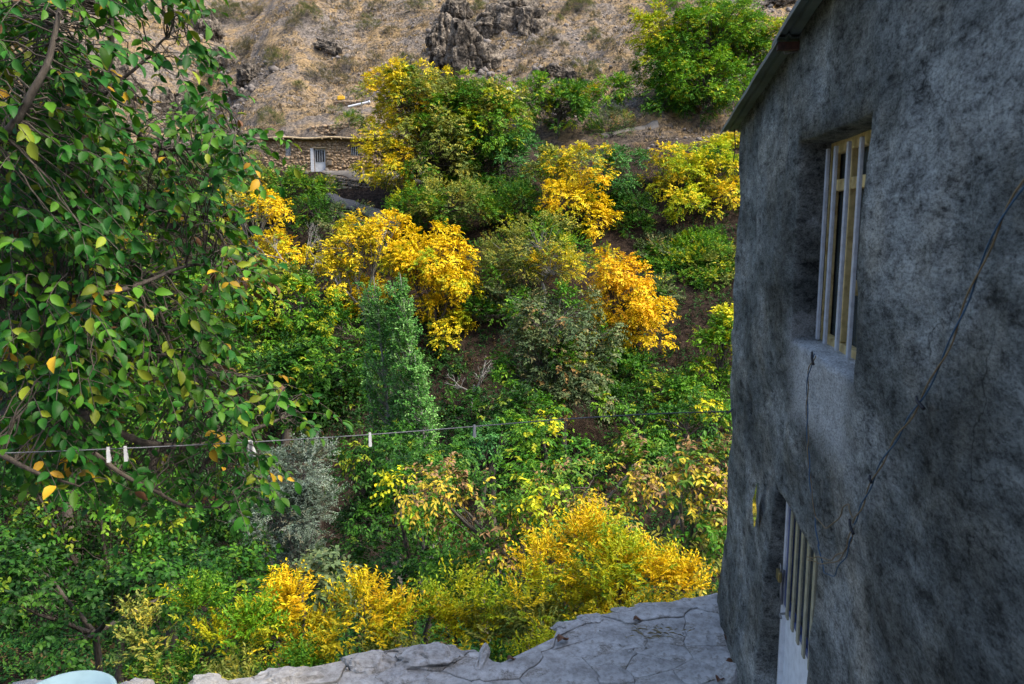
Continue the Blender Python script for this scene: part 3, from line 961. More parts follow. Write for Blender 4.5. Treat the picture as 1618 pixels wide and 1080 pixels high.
make_tree('yellow_shrub', 'small golden feathery shrub below the silvery tree', 'shrub', 9.0,
          [(455, 940, 42, 32, 'gold'), (425, 985, 42, 38, 'gold'), (480, 1000, 42, 38, 'yellow')], 'shoot', group=G_S, trunk_r=.02)
make_tree('green_shrub', 'green feathery shrub with yellow tints near the blue barrel', 'shrub', 8.4,
          [(310, 960, 56, 56, 'green'), (240, 1000, 60, 50, 'olive'), (350, 1010, 60, 44, 'lime'), (390, 980, 34, 44, 'bright')], 'shoot', group=G_S, dens=1.1, trunk_r=.02)
for q, (px, py, rr, pal_, lab) in enumerate([(620, 1030, 60, 'olive', 'low olive green growth behind the wide parapet block'), (700, 1035, 60, 'lime', 'low lime green growth behind the narrow parapet gap'), (790, 1035, 46, 'dgreen', 'low dark green growth in the parapet gap'),
        (860, 1010, 46, 'lime', 'low yellow green growth under the terrace notch'), (500, 1040, 70, 'green', 'low green growth below the clear yellow shrub'), (400, 1045, 70, 'olive', 'low olive growth below the small golden shrub'),
        (280, 1050, 80, 'dgreen', 'low dark green growth beside the blue barrel'), (960, 965, 60, 'yellow', 'low yellow growth along the cracked terrace edge'), (1060, 950, 60, 'yellow', 'low yellow growth next to the house corner')]):
    make_tree('low_shrub', lab, 'shrub', 8.0, [(px, py + 28, rr, 36, pal_), (px + 30, py + 55, rr, 36, pal_, .3)], 'shoot', group='low growth along the terrace edge', trunk_r=.015, dens=1.2)
make_tree('green_shrub', 'dark green drooping shoots beside the small golden shrub', 'shrub', 9.6,
          [(510, 925, 26, 34, 'dull'), (375, 930, 34, 40, 'dgreen')], 'nearbroad', trunk_r=.02)


# poplars: upright leafy columns with pale stems
def poplar(label, px_top, px_base, y_top, y_base, depth, w, lean, seed):
    rng = np.random.default_rng(seed)
    b = at(px_base, y_base, depth)
    t = at(px_top, y_top, depth)
    g = float(H(b[0], b[1]))
    base = np.array([b[0], b[1], min(g, b[2]) - .05])
    root = empty('poplar_tree', base)
    tag(root, label, 'tree', 'poplars in mid valley')
    tb = Tubes()
    tt = np.linspace(0, 1, 14)
    stem = base + (t - base) * tt[:, None]
    bow = np.sin(tt * np.pi) * lean
    stem[:, 0] += bow
    tb.add(stem - base, np.linspace(.11, .015, 14), 7)
    hh = t[2] - base[2]
    n = 170
    u = rng.uniform(.12, .92, n) ** .9
    s0 = np.stack([np.interp(u, tt, stem[:, q]) for q in range(3)], -1)
    ang = rng.uniform(0, 2 * np.pi, n)
    prof = w * (0.12 + 1.15 * np.sin(np.clip(u, 0, 1) ** .7 * np.pi) ** .6) * .62
    ln = rng.uniform(.10, .19, n) * hh * (1.12 - .85 * u)
    e0 = s0 + np.stack([np.cos(ang) * prof, np.sin(ang) * prof, ln], -1)
    e0[:, 0] -= .12 * ln + .25 * u ** 3
    PP, DD, CI = [], [], []
    for q in range(n):
        br = bez(s0[q], e0[q], [np.cos(ang[q]) * prof[q] * .35, np.sin(ang[q]) * prof[q] * .35, -.1 * ln[q]], 6)
        tb.add(br - base, np.linspace(.022, .006, 6), 4)
        m = 15
        f = rng.uniform(.15, 1, m)
        P = np.stack([np.interp(f, np.linspace(0, 1, 6), br[:, a]) for a in range(3)], -1) + rng.normal(0, .07, (m, 3))
        PP.append(P)
        DD.append(unit(br[-1] - br[0]) + rng.normal(0, .45, (m, 3)))
        CI.append(np.full(m, q))
    obj('trunk', tb.mesh('trunk'), M['bark_pale'], root)
    PP, DD, CI = map(np.concatenate, (PP, DD, CI))
    CC = clump_cols(rng, 'poplar', CI, n)
    p, d, nr, l2, wd, idx = sprig_frames(rng, PP, DD, .26, 6, .085, .07, .1)
    col = CC[idx] * rng.uniform(.7, 1.35, (len(idx), 1))
    V, F, C = leaves(T4_V, T4_F, p - base, d, nr, l2, wd, np.clip(col, 0, .9))
    obj('crown', mesh_np('crown', V, F, C), M['leaf'], root)['kind'] = 'stuff'


poplar('slender leaning poplar with the highest wispy tip', 590, 628, 436, 720, 30, .9, .12, 5)
poplar('slender poplar with twin leaning tips beside the tallest poplar', 632, 665, 432, 720, 29.4, .95, .2, 6)
poplar('shorter poplar standing at the edge of the dark earth bank', 655, 685, 560, 730, 28.8, 1.0, .1, 8)


# bare grey tree by the golden tree
def bare_tree(label, px, py_base, py_top, depth, seed):
    rng = np.random.default_rng(seed)
    b = at(px, py_base, depth)
    b[2] = min(b[2], float(H(b[0], b[1])))
    t = at(px, py_top, depth)
    root = empty('bare_tree', b)
    tag(root, label, 'tree')
    tb = Tubes()
    hh = t[2] - b[2]

    def grow(p, d, ln, r, lvl):
        e = p + d * ln
        tb.add(bez(p, e, rng.normal(0, .06 * ln, 3), 5) - b, np.linspace(r, r * .6, 5), 5)
        if lvl == 0:
            return
        for _ in range(3 if lvl > 1 else 4):
            grow(e if rng.random() < .6 else p + d * ln * .65, unit(d + rng.normal(0, .5, 3) + [0, 0, .15]), ln * rng.uniform(.5, .75), r * .55, lvl - 1)
    grow(b, np.array([.1, 0, 1.0]), hh * .4, .07, 4)
    obj('trunk', tb.mesh('trunk'), M['bark_pale'], root)


bare_tree('leafless pale grey tree beside the thin golden tree', 468, 420, 320, 47, 3)
bare_tree('bare grey twigged sapling at the foot of the bank below the golden tree', 745, 610, 545, 40, 9)


# ------------------------------------------------------------------ undergrowth and slope litter
def undergrowth():
    rng = np.random.default_rng(77)
    n = 42000
    y = rng.uniform(8.2, 58, n)
    x = rng.uniform(-.75, .55, n) * (y + 4)
    keep = fbm(x / 4, y / 4, 0, 3, 41) > (-.7 + .4 * sstep(38, 46, y))
    x, y = x[keep], y[keep]
    p = np.stack([x, y, H(x, y) + .05], -1)
    cid = (rng.random(len(p)) * 400).astype(int)
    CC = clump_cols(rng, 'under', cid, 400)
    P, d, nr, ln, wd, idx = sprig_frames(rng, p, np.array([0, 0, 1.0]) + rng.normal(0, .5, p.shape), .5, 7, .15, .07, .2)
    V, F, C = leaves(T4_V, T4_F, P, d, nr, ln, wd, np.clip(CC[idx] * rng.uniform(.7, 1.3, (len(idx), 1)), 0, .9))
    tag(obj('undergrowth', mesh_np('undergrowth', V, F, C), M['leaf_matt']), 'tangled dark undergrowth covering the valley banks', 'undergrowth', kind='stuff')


undergrowth()


def dry_grass():
    rng = np.random.default_rng(78)
    n = 30000
    y = 64 + 58 * rng.random(n) ** .8
    x = rng.uniform(-.66, .45, n) * y
    g = fbm(x / 6, y / 6, 0, 4, 51, .6)
    keep = g > rng.uniform(-.5, .35, n)
    x, y, g = x[keep], y[keep], g[keep]
    z = H(x, y)
    keep = z > 8.5
    x, y, z, g = x[keep], y[keep], z[keep], g[keep]
    n = len(x)
    k = 7
    p = np.repeat(np.stack([x, y, z - .03], -1), k, axis=0) + rng.normal(0, .1, (n * k, 3)) * [1, 1, 0]
    d = np.array([0, -.15, 1.0]) + rng.normal(0, .55, (n * k, 3))
    ln = rng.uniform(.14, .42, n * k) * np.repeat(rng.uniform(.5, 1.4, n), k)
    wd = rng.uniform(.03, .06, n * k)
    pal = np.array([(.33, .245, .13), (.27, .195, .105), (.21, .16, .09), (.40, .28, .12), (.17, .15, .12), (.10, .09, .07)])
    c = np.repeat(pal[rng.choice(6, n, p=[.2, .2, .18, .1, .18, .14])], k, axis=0) * rng.uniform(.75, 1.2, (n * k, 1))
    V, F, C = leaves(T4_V, T4_F, p, d, rng.normal(0, 1, (n * k, 3)), ln, wd, c)
    tag(obj('dry_grass', mesh_np('dry_grass', V, F, C), M['dry']), 'straw coloured dry grass tufts over the hillside', 'grass', kind='stuff')


dry_grass()


def rock_mesh(name, rng, size, sub=3, cuts=9, rough=.18, ridge=0.0):
    bm = bmesh.new()
    bmesh.ops.create_icosphere(bm, subdivisions=sub, radius=1.0)
    V = np.array([v.co[:] for v in bm.verts])
    nr = unit(rng.normal(0, 1, (cuts, 3)))
    dd = rng.uniform(.5, .85, cuts)
    for q in range(cuts):
        s = V @ nr[q] - dd[q]
        V -= np.clip(s, 0, None)[:, None] * nr[q] * .92
    o = rng.uniform(0, 50, 3)
    V *= 1 + rough * fbm(V[:, 0] * 2.2 + o[0], V[:, 1] * 2.2 + o[1], V[:, 2] * 2.2 + o[2], 5, 61, .62)[:, None]
    if ridge:
        rn = 1 - np.abs(fbm(V[:, 0] * 2.6 + o[2], V[:, 1] * 2.6, V[:, 2] * .9 + o[0], 3, 63))
        V *= 1 - ridge * np.clip(rn, 0, 1)[:, None] ** 5
        st = np.round((V[:, 2] + .15 * V[:, 0]) * 3.2 + .4 * noise3(V[:, 0] * 2, V[:, 1] * 2, V[:, 2], 64)) / 3.2
        V[:, 2] += (st - V[:, 2] - .15 * V[:, 0]) * .35
    V *= np.asarray(size)
    for v, c in zip(bm.verts, V):
        v.co = c
    me = bpy.data.meshes.new(name)
    bm.to_mesh(me)
    bm.free()
    return me


def slope_stones():
    rng = np.random.default_rng(79)
    V, F = [], []
    base = []
    for q in range(6):
        me = rock_mesh('tmp', rng, (1, .9, .7), 1, 6, .2)
        base.append((np.array([v.co[:] for v in me.vertices]), np.array([p.vertices[:] for p in me.polygons])))
        bpy.data.meshes.remove(me)
    n = 6000
    y = 62 + 56 * rng.random(n)
    x = rng.uniform(-.66, .42, n) * y
    keep = fbm(x / 7, y / 7, 0, 3, 71) > rng.uniform(-.6, .5, n)
    x, y = x[keep], y[keep]
    big = np.zeros(len(x))
    for (px, py, rx, ry, lab) in ROCKS:
        c = hit(px, py + ry * .5)
        m = 26
        x = np.append(x, c[0] + rng.normal(0, rx * .085, m))
        y = np.append(y, c[1] + rng.normal(0, 2.2, m))
        big = np.append(big, np.ones(m))
    z = H(x, y)
    off = 0
    for q in range(len(x)):
        bv, bf = base[q % 6]
        s = .07 + .22 * rng.random() ** 3 + big[q] * .45 * rng.random() ** 2
        a = rng.uniform(0, 6.28)
        R = np.array([[math.cos(a), -math.sin(a), 0], [math.sin(a), math.cos(a), 0], [0, 0, 1]])
        V.append((bv * s) @ R.T + [x[q], y[q], z[q] + .3 * s])
        F.append(bf + off)
        off += len(bv)
    tag(obj('scree', mesh_np('scree', np.concatenate(V), np.concatenate(F)), M['stone_pebble']), 'loose grey stones scattered over the dry hillside', 'stones', kind='stuff')


# rock outcrops (photo pixel centre, half sizes px)
ROCKS = [
    (745, 92, 58, 46, 'broad dark blocky outcrop with white streaks, largest on the slope'),
    (700, 60, 24, 42, 'tall narrow dark crag standing beside the largest outcrop'),
    (785, 40, 40, 34, 'grey ridge of rock running up above the largest outcrop'),
    (835, 40, 30, 30, 'rounded dark rock at the upper end of the grey ridge'),
    (815, 10, 40, 20, 'dark rock topping the grey ridge'),
    (720, 22, 30, 22, 'slanting grey rock slab above the tall narrow crag'),
    (700, 100, 26, 26, 'black stained rock at the foot of the tall narrow crag'),
    (395, 118, 22, 20, 'lone brown boulder on the grass crest by the gully'),
    (375, 150, 24, 10, 'low flat rock ledge under the lone brown boulder'),
    (325, 45, 30, 28, 'dark craggy cliff across the gully'),
    (345, 100, 28, 30, 'grey broken rock face inside the gully'),
    (525, 78, 26, 14, 'pale streaked rock showing through the open slope'),
    (880, 115, 34, 12, 'dark low rocks above the round green tree'),
    (905, 125, 18, 14, 'small black rock beside the dark low rocks'),
    (1238, 2, 34, 12, 'dark rock over the crown of the huge green tree'),
    (765, 132, 12, 8, 'small round dark boulder above the mud shed roof'),
    (290, 180, 40, 34, 'grey cliff seen through the walnut leaves'),
    (150, 130, 70, 50, 'wide grey rock wall behind the walnut crown'),
]
slope_stones()
for q, (px, py, rx, ry, lab) in enumerate(ROCKS):
    rng = np.random.default_rng(300 + q)
    p = hit(px, py + ry * .5)
    k = p[1] / 1260
    o = obj('rock_outcrop', rock_mesh('rock_outcrop', rng, (rx * k * 1.25, (rx + ry) * .5 * k * .8, ry * k * 1.35), 5 if rx > 20 else 4, 26, .13, .38), M['rock'])
    pc = at(px, py, p[1] + .35 * ry * k)
    o.location = pc
    o.rotation_euler = (.25, rng.uniform(-.15, .15), rng.uniform(-.2, .2))
    tag(o, lab, 'rock', 'rock outcrops on the hillside')

# hillside shrubs
SHR = [(485, 22, 22), (460, 40, 15), (390, 70, 13), (380, 85, 20), (435, 85, 14), (440, 95, 18), (500, 118, 20), (545, 105, 18), (535, 128, 18),
       (425, 190, 22), (355, 22, 26), (370, 15, 16), (580, 40, 17), (620, 50, 12), (660, 105, 18), (640, 95, 12), (915, 10, 26), (938, 60, 14), (850, 75, 18),
       (905, 105, 16), (930, 120, 24), (760, 40, 14), (996, 18, 10), (1052, 5, 22), (1040, 18, 8), (560, 150, 11), (552, 192, 20), (530, 175, 12), (330, 130, 24),
       (400, 20, 20), (660, 8, 22), (700, 130, 14), (820, 115, 12), (870, 55, 12), (960, 75, 13), (340, 100, 18), (310, 150, 20), (600, 10, 16), (725, 125, 14), (790, 140, 10), (750, 12, 15),
       (550, 12, 12), (520, 50, 12), (590, 95, 13), (610, 118, 14), (470, 140, 12), (640, 150, 10), (985, 100, 14), (890, 75, 10), (940, 30, 12), (880, 30, 10)]
for q, (px, py, r) in enumerate(SHR):
    g = q in (9, 16, 22, 23, 24, 26, 27, 12, 17) or q % 5 == 0
    lab = ('olive green wiry shrub growing on the dry hillside' if g else 'grey brown twiggy dry shrub on the hillside')
    lm = min([(math.hypot(px - a, py - b), l) for a, b, c_, d_, l in ROCKS] + [(math.hypot(px - 500, py - 240), 'the stone house'), (math.hypot(px - 567, py - 168), 'the white pipe'), (math.hypot(px - 808, py - 148), 'the white water tank'), (math.hypot(px - 1080, py - 60), 'the huge green tree')])[1]
    lm = lm.split(' with')[0].split(' standing')[0].split(' running')[0].split(' on the')[0].split(' showing')[0].split(' seen')[0].split(' across')[0].split(' inside')[0].split(' above the')[0].split(' at the')[0].split(' under')[0].split(' topping')[0].split(' beside')[0].split(' over')[0].split(' behind')[0]
    lab = ('large ' if r > 19 else 'small ' if r < 13 else 'mid sized ') + ('olive green wiry shrub' if g else 'grey brown twiggy shrub') + ' near ' + (lm if lm.startswith('the') else 'the ' + lm)
    if (px, py) == (552, 192):
        lab = 'fresh green shrub on the terrace wall above the stone house'
    gp = hit(px, py + r * .55)
    d = gp[1]
    make_tree('hillside_shrub', lab, 'shrub', d, [(px, py, r, r * .72, 'green' if r == 20 and px == 552 else ('shrubg' if g else 'shrub'))], 'mini', bark='bark_mid',
              group='green shrubs on the hillside' if g else 'dry shrubs on the hillside', bare=.1 if g else .3, mat='leaf_matt', base_at=(gp[0], d, float(H(gp[0], d)) - .05), trunk_r=.04, seed=900 + q, branch_vis=1.0, dens=.8)


# ------------------------------------------------------------------ dirt paths and dry stone walls
def path(pts, w, label):
    P = np.array(pts)
    t = np.linspace(0, 1, 40)
    s = np.linspace(0, 1, len(P))
    C = np.stack([np.interp(t, s, P[:, a]) for a in range(2)], -1)
    T = unit(np.gradient(C, axis=0))
    Nn = np.stack([-T[:, 1], T[:, 0]], -1)
    V = []
    for a in np.linspace(-.5, .5, 5):
        Q = C + Nn * a * w * (1 + .15 * np.sin(t * 23))[:, None]
        V.append(np.stack([Q[:, 0], Q[:, 1]], -1))
    V = np.array(V)
    zc = H(C[:, 0], C[:, 1])
    Z = H(V[..., 0], V[..., 1]) + .09 + .03 * fbm(V[..., 0], V[..., 1], 0, 2, 5)
    V = np.concatenate([V, Z[..., None]], -1)
    i = np.arange(4)[:, None] * 40 + np.arange(39)[None, :]
    F = np.stack([i, i + 1, i + 41, i + 40], -1).reshape(-1, 4)
    # skirt down so the ramp has thickness
    V2 = V.copy()
    V2[..., 2] -= .25
    F2 = np.concatenate([np.stack([np.arange(39), np.arange(39) + 200, np.arange(39) + 201, np.arange(39) + 1], -1),
                         np.stack([160 + np.arange(39), 161 + np.arange(39), 361 + np.arange(39), 360 + np.arange(39)], -1)])
    o = obj('path', mesh_np('path', np.concatenate([V.reshape(-1, 3), V2.reshape(-1, 3)]), np.concatenate([F, F2]), smooth=True), M['path'])
    tag(o, label, 'path', kind='structure')


h1 = [hit(515, 272)[:2], hit(560, 290)[:2], hit(600, 312)[:2], hit(640, 330)[:2]]
path([(-14.6, 63.55), (-12.6, 63.1), (-10.4, 62.7), (-8.0, 62.2), (-6.2, 61.6)], 1.0, 'grey dirt ramp leading down from the stone house door')
h2 = [hit(490, 300)[:2], hit(550, 322)[:2], hit(600, 345)[:2], hit(640, 355)[:2]]
path(h2, .8, 'lower grey dirt path below the ramp')
path([hit(950, 214)[:2], hit(1000, 205)[:2], hit(1040, 198)[:2]], .55, 'narrow dirt path crossing under the huge green tree')


def stone_wall(label, pa, pb, height, seed, mat='stone_grey'):
    rng = np.random.default_rng(seed)
    a, b = np.array(pa, float), np.array(pb, float)
    ln = np.linalg.norm(b[:2] - a[:2])
    root = empty('dry_stone_wall', a)
    tag(root, label, 'wall')
    ux = (b - a) / max(ln, .1)
    body = MB()
    rows = int(height / .22)
    V, F, off = [], [], 0
    cube = np.array([(x, y, z) for x in (-.5, .5) for y in (-.5, .5) for z in (-.5, .5)])
    cf = np.array([(0, 1, 3, 2), (4, 6, 7, 5), (0, 4, 5, 1), (2, 3, 7, 6), (0, 2, 6, 4), (1, 5, 7, 3)])
    for r in range(rows):
        s = 0
        while s < ln:
            w = rng.uniform(.18, .5)
            bv = cube * [w * .95, rng.uniform(.3, .5), .21] + rng.normal(0, .025, (8, 3))
            p = a + ux * (s + w / 2) + [0, rng.normal(0, .04), -height + .11 + r * .22]
            V.append(bv + p - a)
            F.append(cf + off)
            off += 8
            s += w
    obj('stones', mesh_np('stones', np.concatenate(V), np.concatenate(F)), M[mat], root)['kind'] = 'stuff'


def hp(px, py, dz=0.0, dy=0.0):
    p = hit(px, py)
    return np.array([p[0], p[1] + dy, p[2] + dz])


stone_wall('dark dry stone retaining wall under the dirt ramp', (-14.2, 62.35, 7.15), (-7.2, 61.3, 6.2), 1.2, 1)
stone_wall('lower dry stone wall beneath the second dirt path', hp(515, 338, .7, -.4), hp(615, 372, .7, -.4), 1.7, 2)
stone_wall('rough stone terrace wall on the slope above the stone house', hp(490, 204, .4), hp(585, 196, .4), 1.0, 3, 'stone_warm')
stone_wall('short stone terrace wall near the white pipe', hp(530, 162, .3), hp(590, 160, .3), .6, 4, 'stone_warm')
stone_wall('stone terrace edge on the earth bank in mid valley', hp(700, 505, .3), hp(800, 500, .3), 1.0, 5)


# ------------------------------------------------------------------ stone house across the valley
def stone_house():
    L = at(418, 268, 64.2)
    Rr = at(600, 268, 64.2)
    z0, z1 = 7.25, 9.9
    y0 = 64.2
    x0, x1 = L[0], Rr[0]
    root = empty('stone_house', ((x0 + x1) / 2, y0, z0))
    tag(root, 'low flat roofed fieldstone house with a pale door and barred windows', 'house')
    o = Vector(root.location)

    def X(px):
        return at(px, 250, y0)[0] - o.x
    dx0, dx1 = X(496), X(514)
    w1a, w1b = X(450), X(460)
    w2a, w2b = X(553), X(568)
    zz = lambda py: at(500, py, y0)[2] - z0
    dt = zz(234)
    wt, wb = zz(230), zz(246)
    hgt = z1 - z0
    # wall: panels around real openings, with depth
    wl = MB()
    xs = [x0 - o.x, w1a, w1b, dx0, dx1, w2a, w2b, x1 - o.x]
    th = .5
    for q in range(7):
        a, b = xs[q], xs[q + 1]
        spans = [(0, hgt)]
        if q in (1, 5):
            spans = [(0, wb), (wt, hgt)]
        if q == 3:
            spans = [(dt, hgt)]
        for (s0, s1) in spans:
            wl.box(((a + b) / 2, th / 2, (s0 + s1) / 2), (b - a, th, s1 - s0))
    wl.box(((xs[0] + xs[-1]) / 2, 3.2, hgt / 2), (xs[-1] - xs[0] - .02, 5, hgt - .02))
    w = wl.build('wall', M['mud'], root)
    # protruding stones
    rng = np.random.default_rng(12)
    V, F, off = [], [], 0
    cube = np.array([(x, y, z) for x in (-.5, .5) for y in (-.5, .5) for z in (-.5, .5)])
    cf = np.array([(0, 1, 3, 2), (4, 6, 7, 5), (0, 4, 5, 1), (2, 3, 7, 6), (0, 2, 6, 4), (1, 5, 7, 3)])
    z = .08
    while z < hgt - .15:
        x = xs[0]
        rh = rng.uniform(.12, .2)
        while x < xs[-1]:
            wd = rng.uniform(.15, .38)
            cx = x + wd / 2
            blocked = any(a - .08 < cx < b + .08 and lo - .06 < z < hi + .12 for a, b, lo, hi in ((w1a, w1b, wb, wt), (w2a, w2b, wb, wt), (dx0 - .15, dx1 + .1, 0, dt)))
            if not blocked and rng.random() < .9:
                bv = cube * [wd * rng.uniform(.6, 1.0), rng.uniform(.05, .18), rh * rng.uniform(.6, 1.15)] + rng.normal(0, .03, (8, 3)) + [rng.normal(0, .03), 0, rng.normal(0, .04)]
                V.append(bv + [cx, 0, z])
                F.append(cf + off)
                off += 8
            x += wd
        z += rh
    obj('stone_facing', mesh_np('stone_facing', np.concatenate(V), np.concatenate(F)), M['stone_warm'], root)['kind'] = 'stuff'
    # door
    dm = MB().box(((dx0 + dx1) / 2, .16, dt / 2), (dx1 - dx0 - .06, .05, dt - .04))
    d = dm.build('door', M['far_white'], root)
    MB().box(((dx0 + dx1) / 2, .12, dt * .70), ((dx1 - dx0) * .74, .03, dt * .46)).build('glass_panel', M['dark_room'], d)
    for q in range(3):
        xx = dx0 + (dx1 - dx0) * (.3 + .2 * q)
        MB().box((xx, .09, dt * .70), (.035, .02, dt * .46)).build('bar', M['far_white'], d)
    MB().box((dx0 - .12, -.03, dt / 2), (.24, .14, dt)).build('door_jamb', M['far_white'], root)
    MB().box(((dx0 + dx1) / 2, -.03, dt + .05), (dx1 - dx0 + .3, .16, .1)).build('lintel', M['pole'], root)
    for a, b in ((w1a, w1b), (w2a, w2b)):
        wi = MB().box(((a + b) / 2, .2, (wt + wb) / 2), (b - a, .03, wt - wb)).build('window', M['dark_room'], root)
        fr = MB()
        fr.box((a + .03, .14, (wt + wb) / 2), (.06, .05, wt - wb)).box((b - .03, .14, (wt + wb) / 2), (.06, .05, wt - wb))
        fr.box(((a + b) / 2, .14, wt - .03), (b - a - .12, .05, .06)).box(((a + b) / 2, .14, wb + .03), (b - a - .12, .05, .06))
        fr.build('window_frame', M['pole'], wi)
        for q in range(4):
            MB().box((a + (b - a) * (.2 + .2 * q), .1, (wt + wb) / 2), (.04, .03, wt - wb - .06)).build('bar', M['far_white'], wi)
    # flat earth roof with an eave of crooked poles
    rf = MB()
    nx = 24
    gx = np.linspace(xs[0] - .4, xs[-1] + .3, nx)
    top = [hgt + .16 + .05 * math.sin(q * 1.3) for q in range(nx)]
    vv = [(gx[q], -.38, top[q]) for q in range(nx)] + [(gx[q], 6.5, top[q] + .25) for q in range(nx)] + [(gx[q], -.38, hgt + .03) for q in range(nx)] + [(gx[q], 6.5, hgt + .03) for q in range(nx)]
    ff = []
    for q in range(nx - 1):
        ff += [(q, q + 1, nx + q + 1, nx + q), (2 * nx + q, q + 2 * nx + 1, q + 1, q)[::1], (2 * nx + q, 3 * nx + q, 3 * nx + q + 1, 2 * nx + q + 1)]
    rf.add(vv, ff)
    r = rf.build('roof', M['path'], root)
    ed = MB()
    pts = [(x, -.44, hgt + .06 + .05 * math.sin(x * 1.7)) for x in np.linspace(xs[0] - .5, xs[-1] + .3, 20)]
    ed.tube(pts, .085, .075, 7)
    ed.build('eave_pole', M['pole'], r, True)
    for x in np.arange(xs[0] + .2, xs[-1], .75):
        MB().tube([(x, -.5, hgt - .02), (x + .03, .3, hgt - .01)], .055, n=7).build('joist_end', M['pole'], r, True)
    MB().box((X(521), -.12, zz(257)), (.34, .16, .4), bev=.02).build('meter_box', M['stone_grey'], root)
    MB().tube([(dx1 + .1, -.2, .02), ((dx1 + x1 - o.x) / 2, -.25, .0), (x1 - o.x, -.2, -.02)], .07, n=6).build('threshold_log', M['pole'], root, True)


stone_house()


def upper_sheds():
    y0 = 69.6
    a, b = at(712, 150, y0), at(770, 150, y0)
    z0 = 11.6
    root = empty('mud_shed', ((a[0] + b[0]) / 2, y0, z0))
    tag(root, 'mud walled shed with a pole roof behind the two coloured tree', 'shed')
    o = Vector(root.location)
    ht = at(740, 138, y0)[2] - z0
    w = b[0] - a[0]
    MB().box((0, 1.5, ht / 2), (w, 3, ht), bev=.06).build('wall', M['mud'], root)
    r = MB().box((0, 1.35, ht + .1), (w + .7, 3.6, .18), bev=.05).build('roof', M['path'], root)
    MB().tube([(-w / 2 - .4, -.5, ht), (0, -.48, ht + .05), (w / 2 + .3, -.5, ht - .02)], .09, n=7).build('eave_pole', M['pole'], r, True)
    MB().tube([(w / 2 + .15, -.35, 0), (w / 2 + .18, -.35, ht)], .07, n=7).build('post', M['pole'], root, True)
    # lean-to roof beyond
    c, d = at(775, 141, y0 + .3), at(818, 151, y0 + .3)
    root = empty('lean_to', ((c[0] + d[0]) / 2, y0 + .3, z0))
    tag(root, 'low lean to with a sloping pole roof joined to the mud shed', 'shed')
    w = d[0] - c[0]
    h0, h1 = c[2] - z0, d[2] - z0
    MB().add([(-w / 2, -.5, h0), (w / 2, -.5, h1), (w / 2, 2.5, h1 + .1), (-w / 2, 2.5, h0 + .1), (-w / 2, -.5, h0 + .12), (w / 2, -.5, h1 + .12), (w / 2, 2.5, h1 + .22), (-w / 2, 2.5, h0 + .22)],
             [(3, 2, 1, 0), (4, 5, 6, 7), (0, 1, 5, 4), (1, 2, 6, 5), (2, 3, 7, 6), (3, 0, 4, 7)]).build('roof', M['path'], root)
    MB().tube([(-w / 2, -.56, h0 + .05), (w / 2, -.56, h1 + .03)], .08, n=7).build('eave_pole', M['pole'], root, True)
    MB().box((0, .6, h1 / 2 - .1), (w, .4, h1 - .1)).build('wall', M['mud'], root)
    # pump house carrying the tank
    c, d = at(786, 158, 69.0), at(828, 158, 69.0)
    root = empty('pump_house', ((c[0] + d[0]) / 2, 69.0, z0 - 1.2))
    tag(root, 'small mud brick hut with a flat earth roof under the water tank', 'hut')
    w = d[0] - c[0]
    ht = at(808, 157, 69.0)[2] - (z0 - 1.2)
    MB().box((0, 1.3, ht / 2), (w, 2.4, ht), bev=.05).build('wall', M['mud'], root)
    MB().box((0, 1.2, ht + .09), (w + .5, 2.9, .2), bev=.06).build('roof', M['path'], root)
    MB().tube([(-.3, .05, ht - .75), (-.3, .25, ht - .75)], .16, n=10).build('vent_hole', M['dark_room'], root)
    ztop = z0 - 1.2 + ht + .19
    # tank
    t = empty('water_tank', (at(808, 150, 69.8)[0], 69.8, ztop))
    tag(t, 'white cylindrical water tank lying on stubby legs on the hut roof', 'tank')
    n = 20
    prof = [(-.5, .0), (-.5, .28), (-.44, .34), (-.2, .36), (.2, .36), (.44, .34), (.5, .28), (.5, .0)]
    V = [(p[0], p[1] * math.cos(a) , .58 + p[1] * math.sin(a)) for p in prof for a in np.linspace(0, 2 * np.pi, n, endpoint=False)]
    F = [(i * n + j, i * n + (j + 1) % n, (i + 1) * n + (j + 1) % n, (i + 1) * n + j) for i in range(len(prof) - 1) for j in range(n)]
    MB().add(V, F).build('tank_body', M['tank'], t, True)
    for sx in (-.34, .34):
        for sy in (-.2, .2):
            MB().tube([(sx * 1.15, sy * 1.2, 0), (sx, sy, .34)], .04, n=6).build('leg', M['tank'], t)
    MB().tube([(.1, 0, .9), (.1, 0, 1.0)], .08, n=10).build('filler_cap', M['steel'], t)


upper_sheds()

p = hit(567, 170)
pp = empty('plastic_pipe', p + [0, 0, .1])
tag(pp, 'short length of white pipe lying on the slope above the stone house', 'pipe')
MB().tube([(-1.0, 0, 0), (1.0, .1, .45)], .11, n=10, cap=False).build('pipe_wall', M['far_white'], pp, True)
MB().tube([(.92, .1, .43), (1.06, .1, .47)], .14, n=10).build('socket_end', M['far_white'], pp, True)
p = hit(539, 158)
yc = empty('jerrycan', p)
tag(yc, 'small yellow plastic jerrycan on the slope near the white pipe', 'can')
MB().box((0, 0, .22), (.75, .35, .4), bev=.06).build('can_body', M['yellow'], yc)
MB().tube([(-.15, 0, .42), (-.15, 0, .52), (.15, 0, .52), (.15, 0, .42)], .03, n=6).build('handle', M['yellow'], yc)


# ------------------------------------------------------------------ grey plastered house (local frame: x = into the house, y = along the wall, z up)
hroot = empty('plastered_house', (0, 0, 0), -THETA)
tag(hroot, 'grey mud plastered house with a barred window, metal door and sheet roof', 'house')
WD, FAR, NEAR = 1.021, 7.31, -4.0
ZB = -3.2


def roofline(s):
    return 4.30 + 0.098 * (7.3 - s)


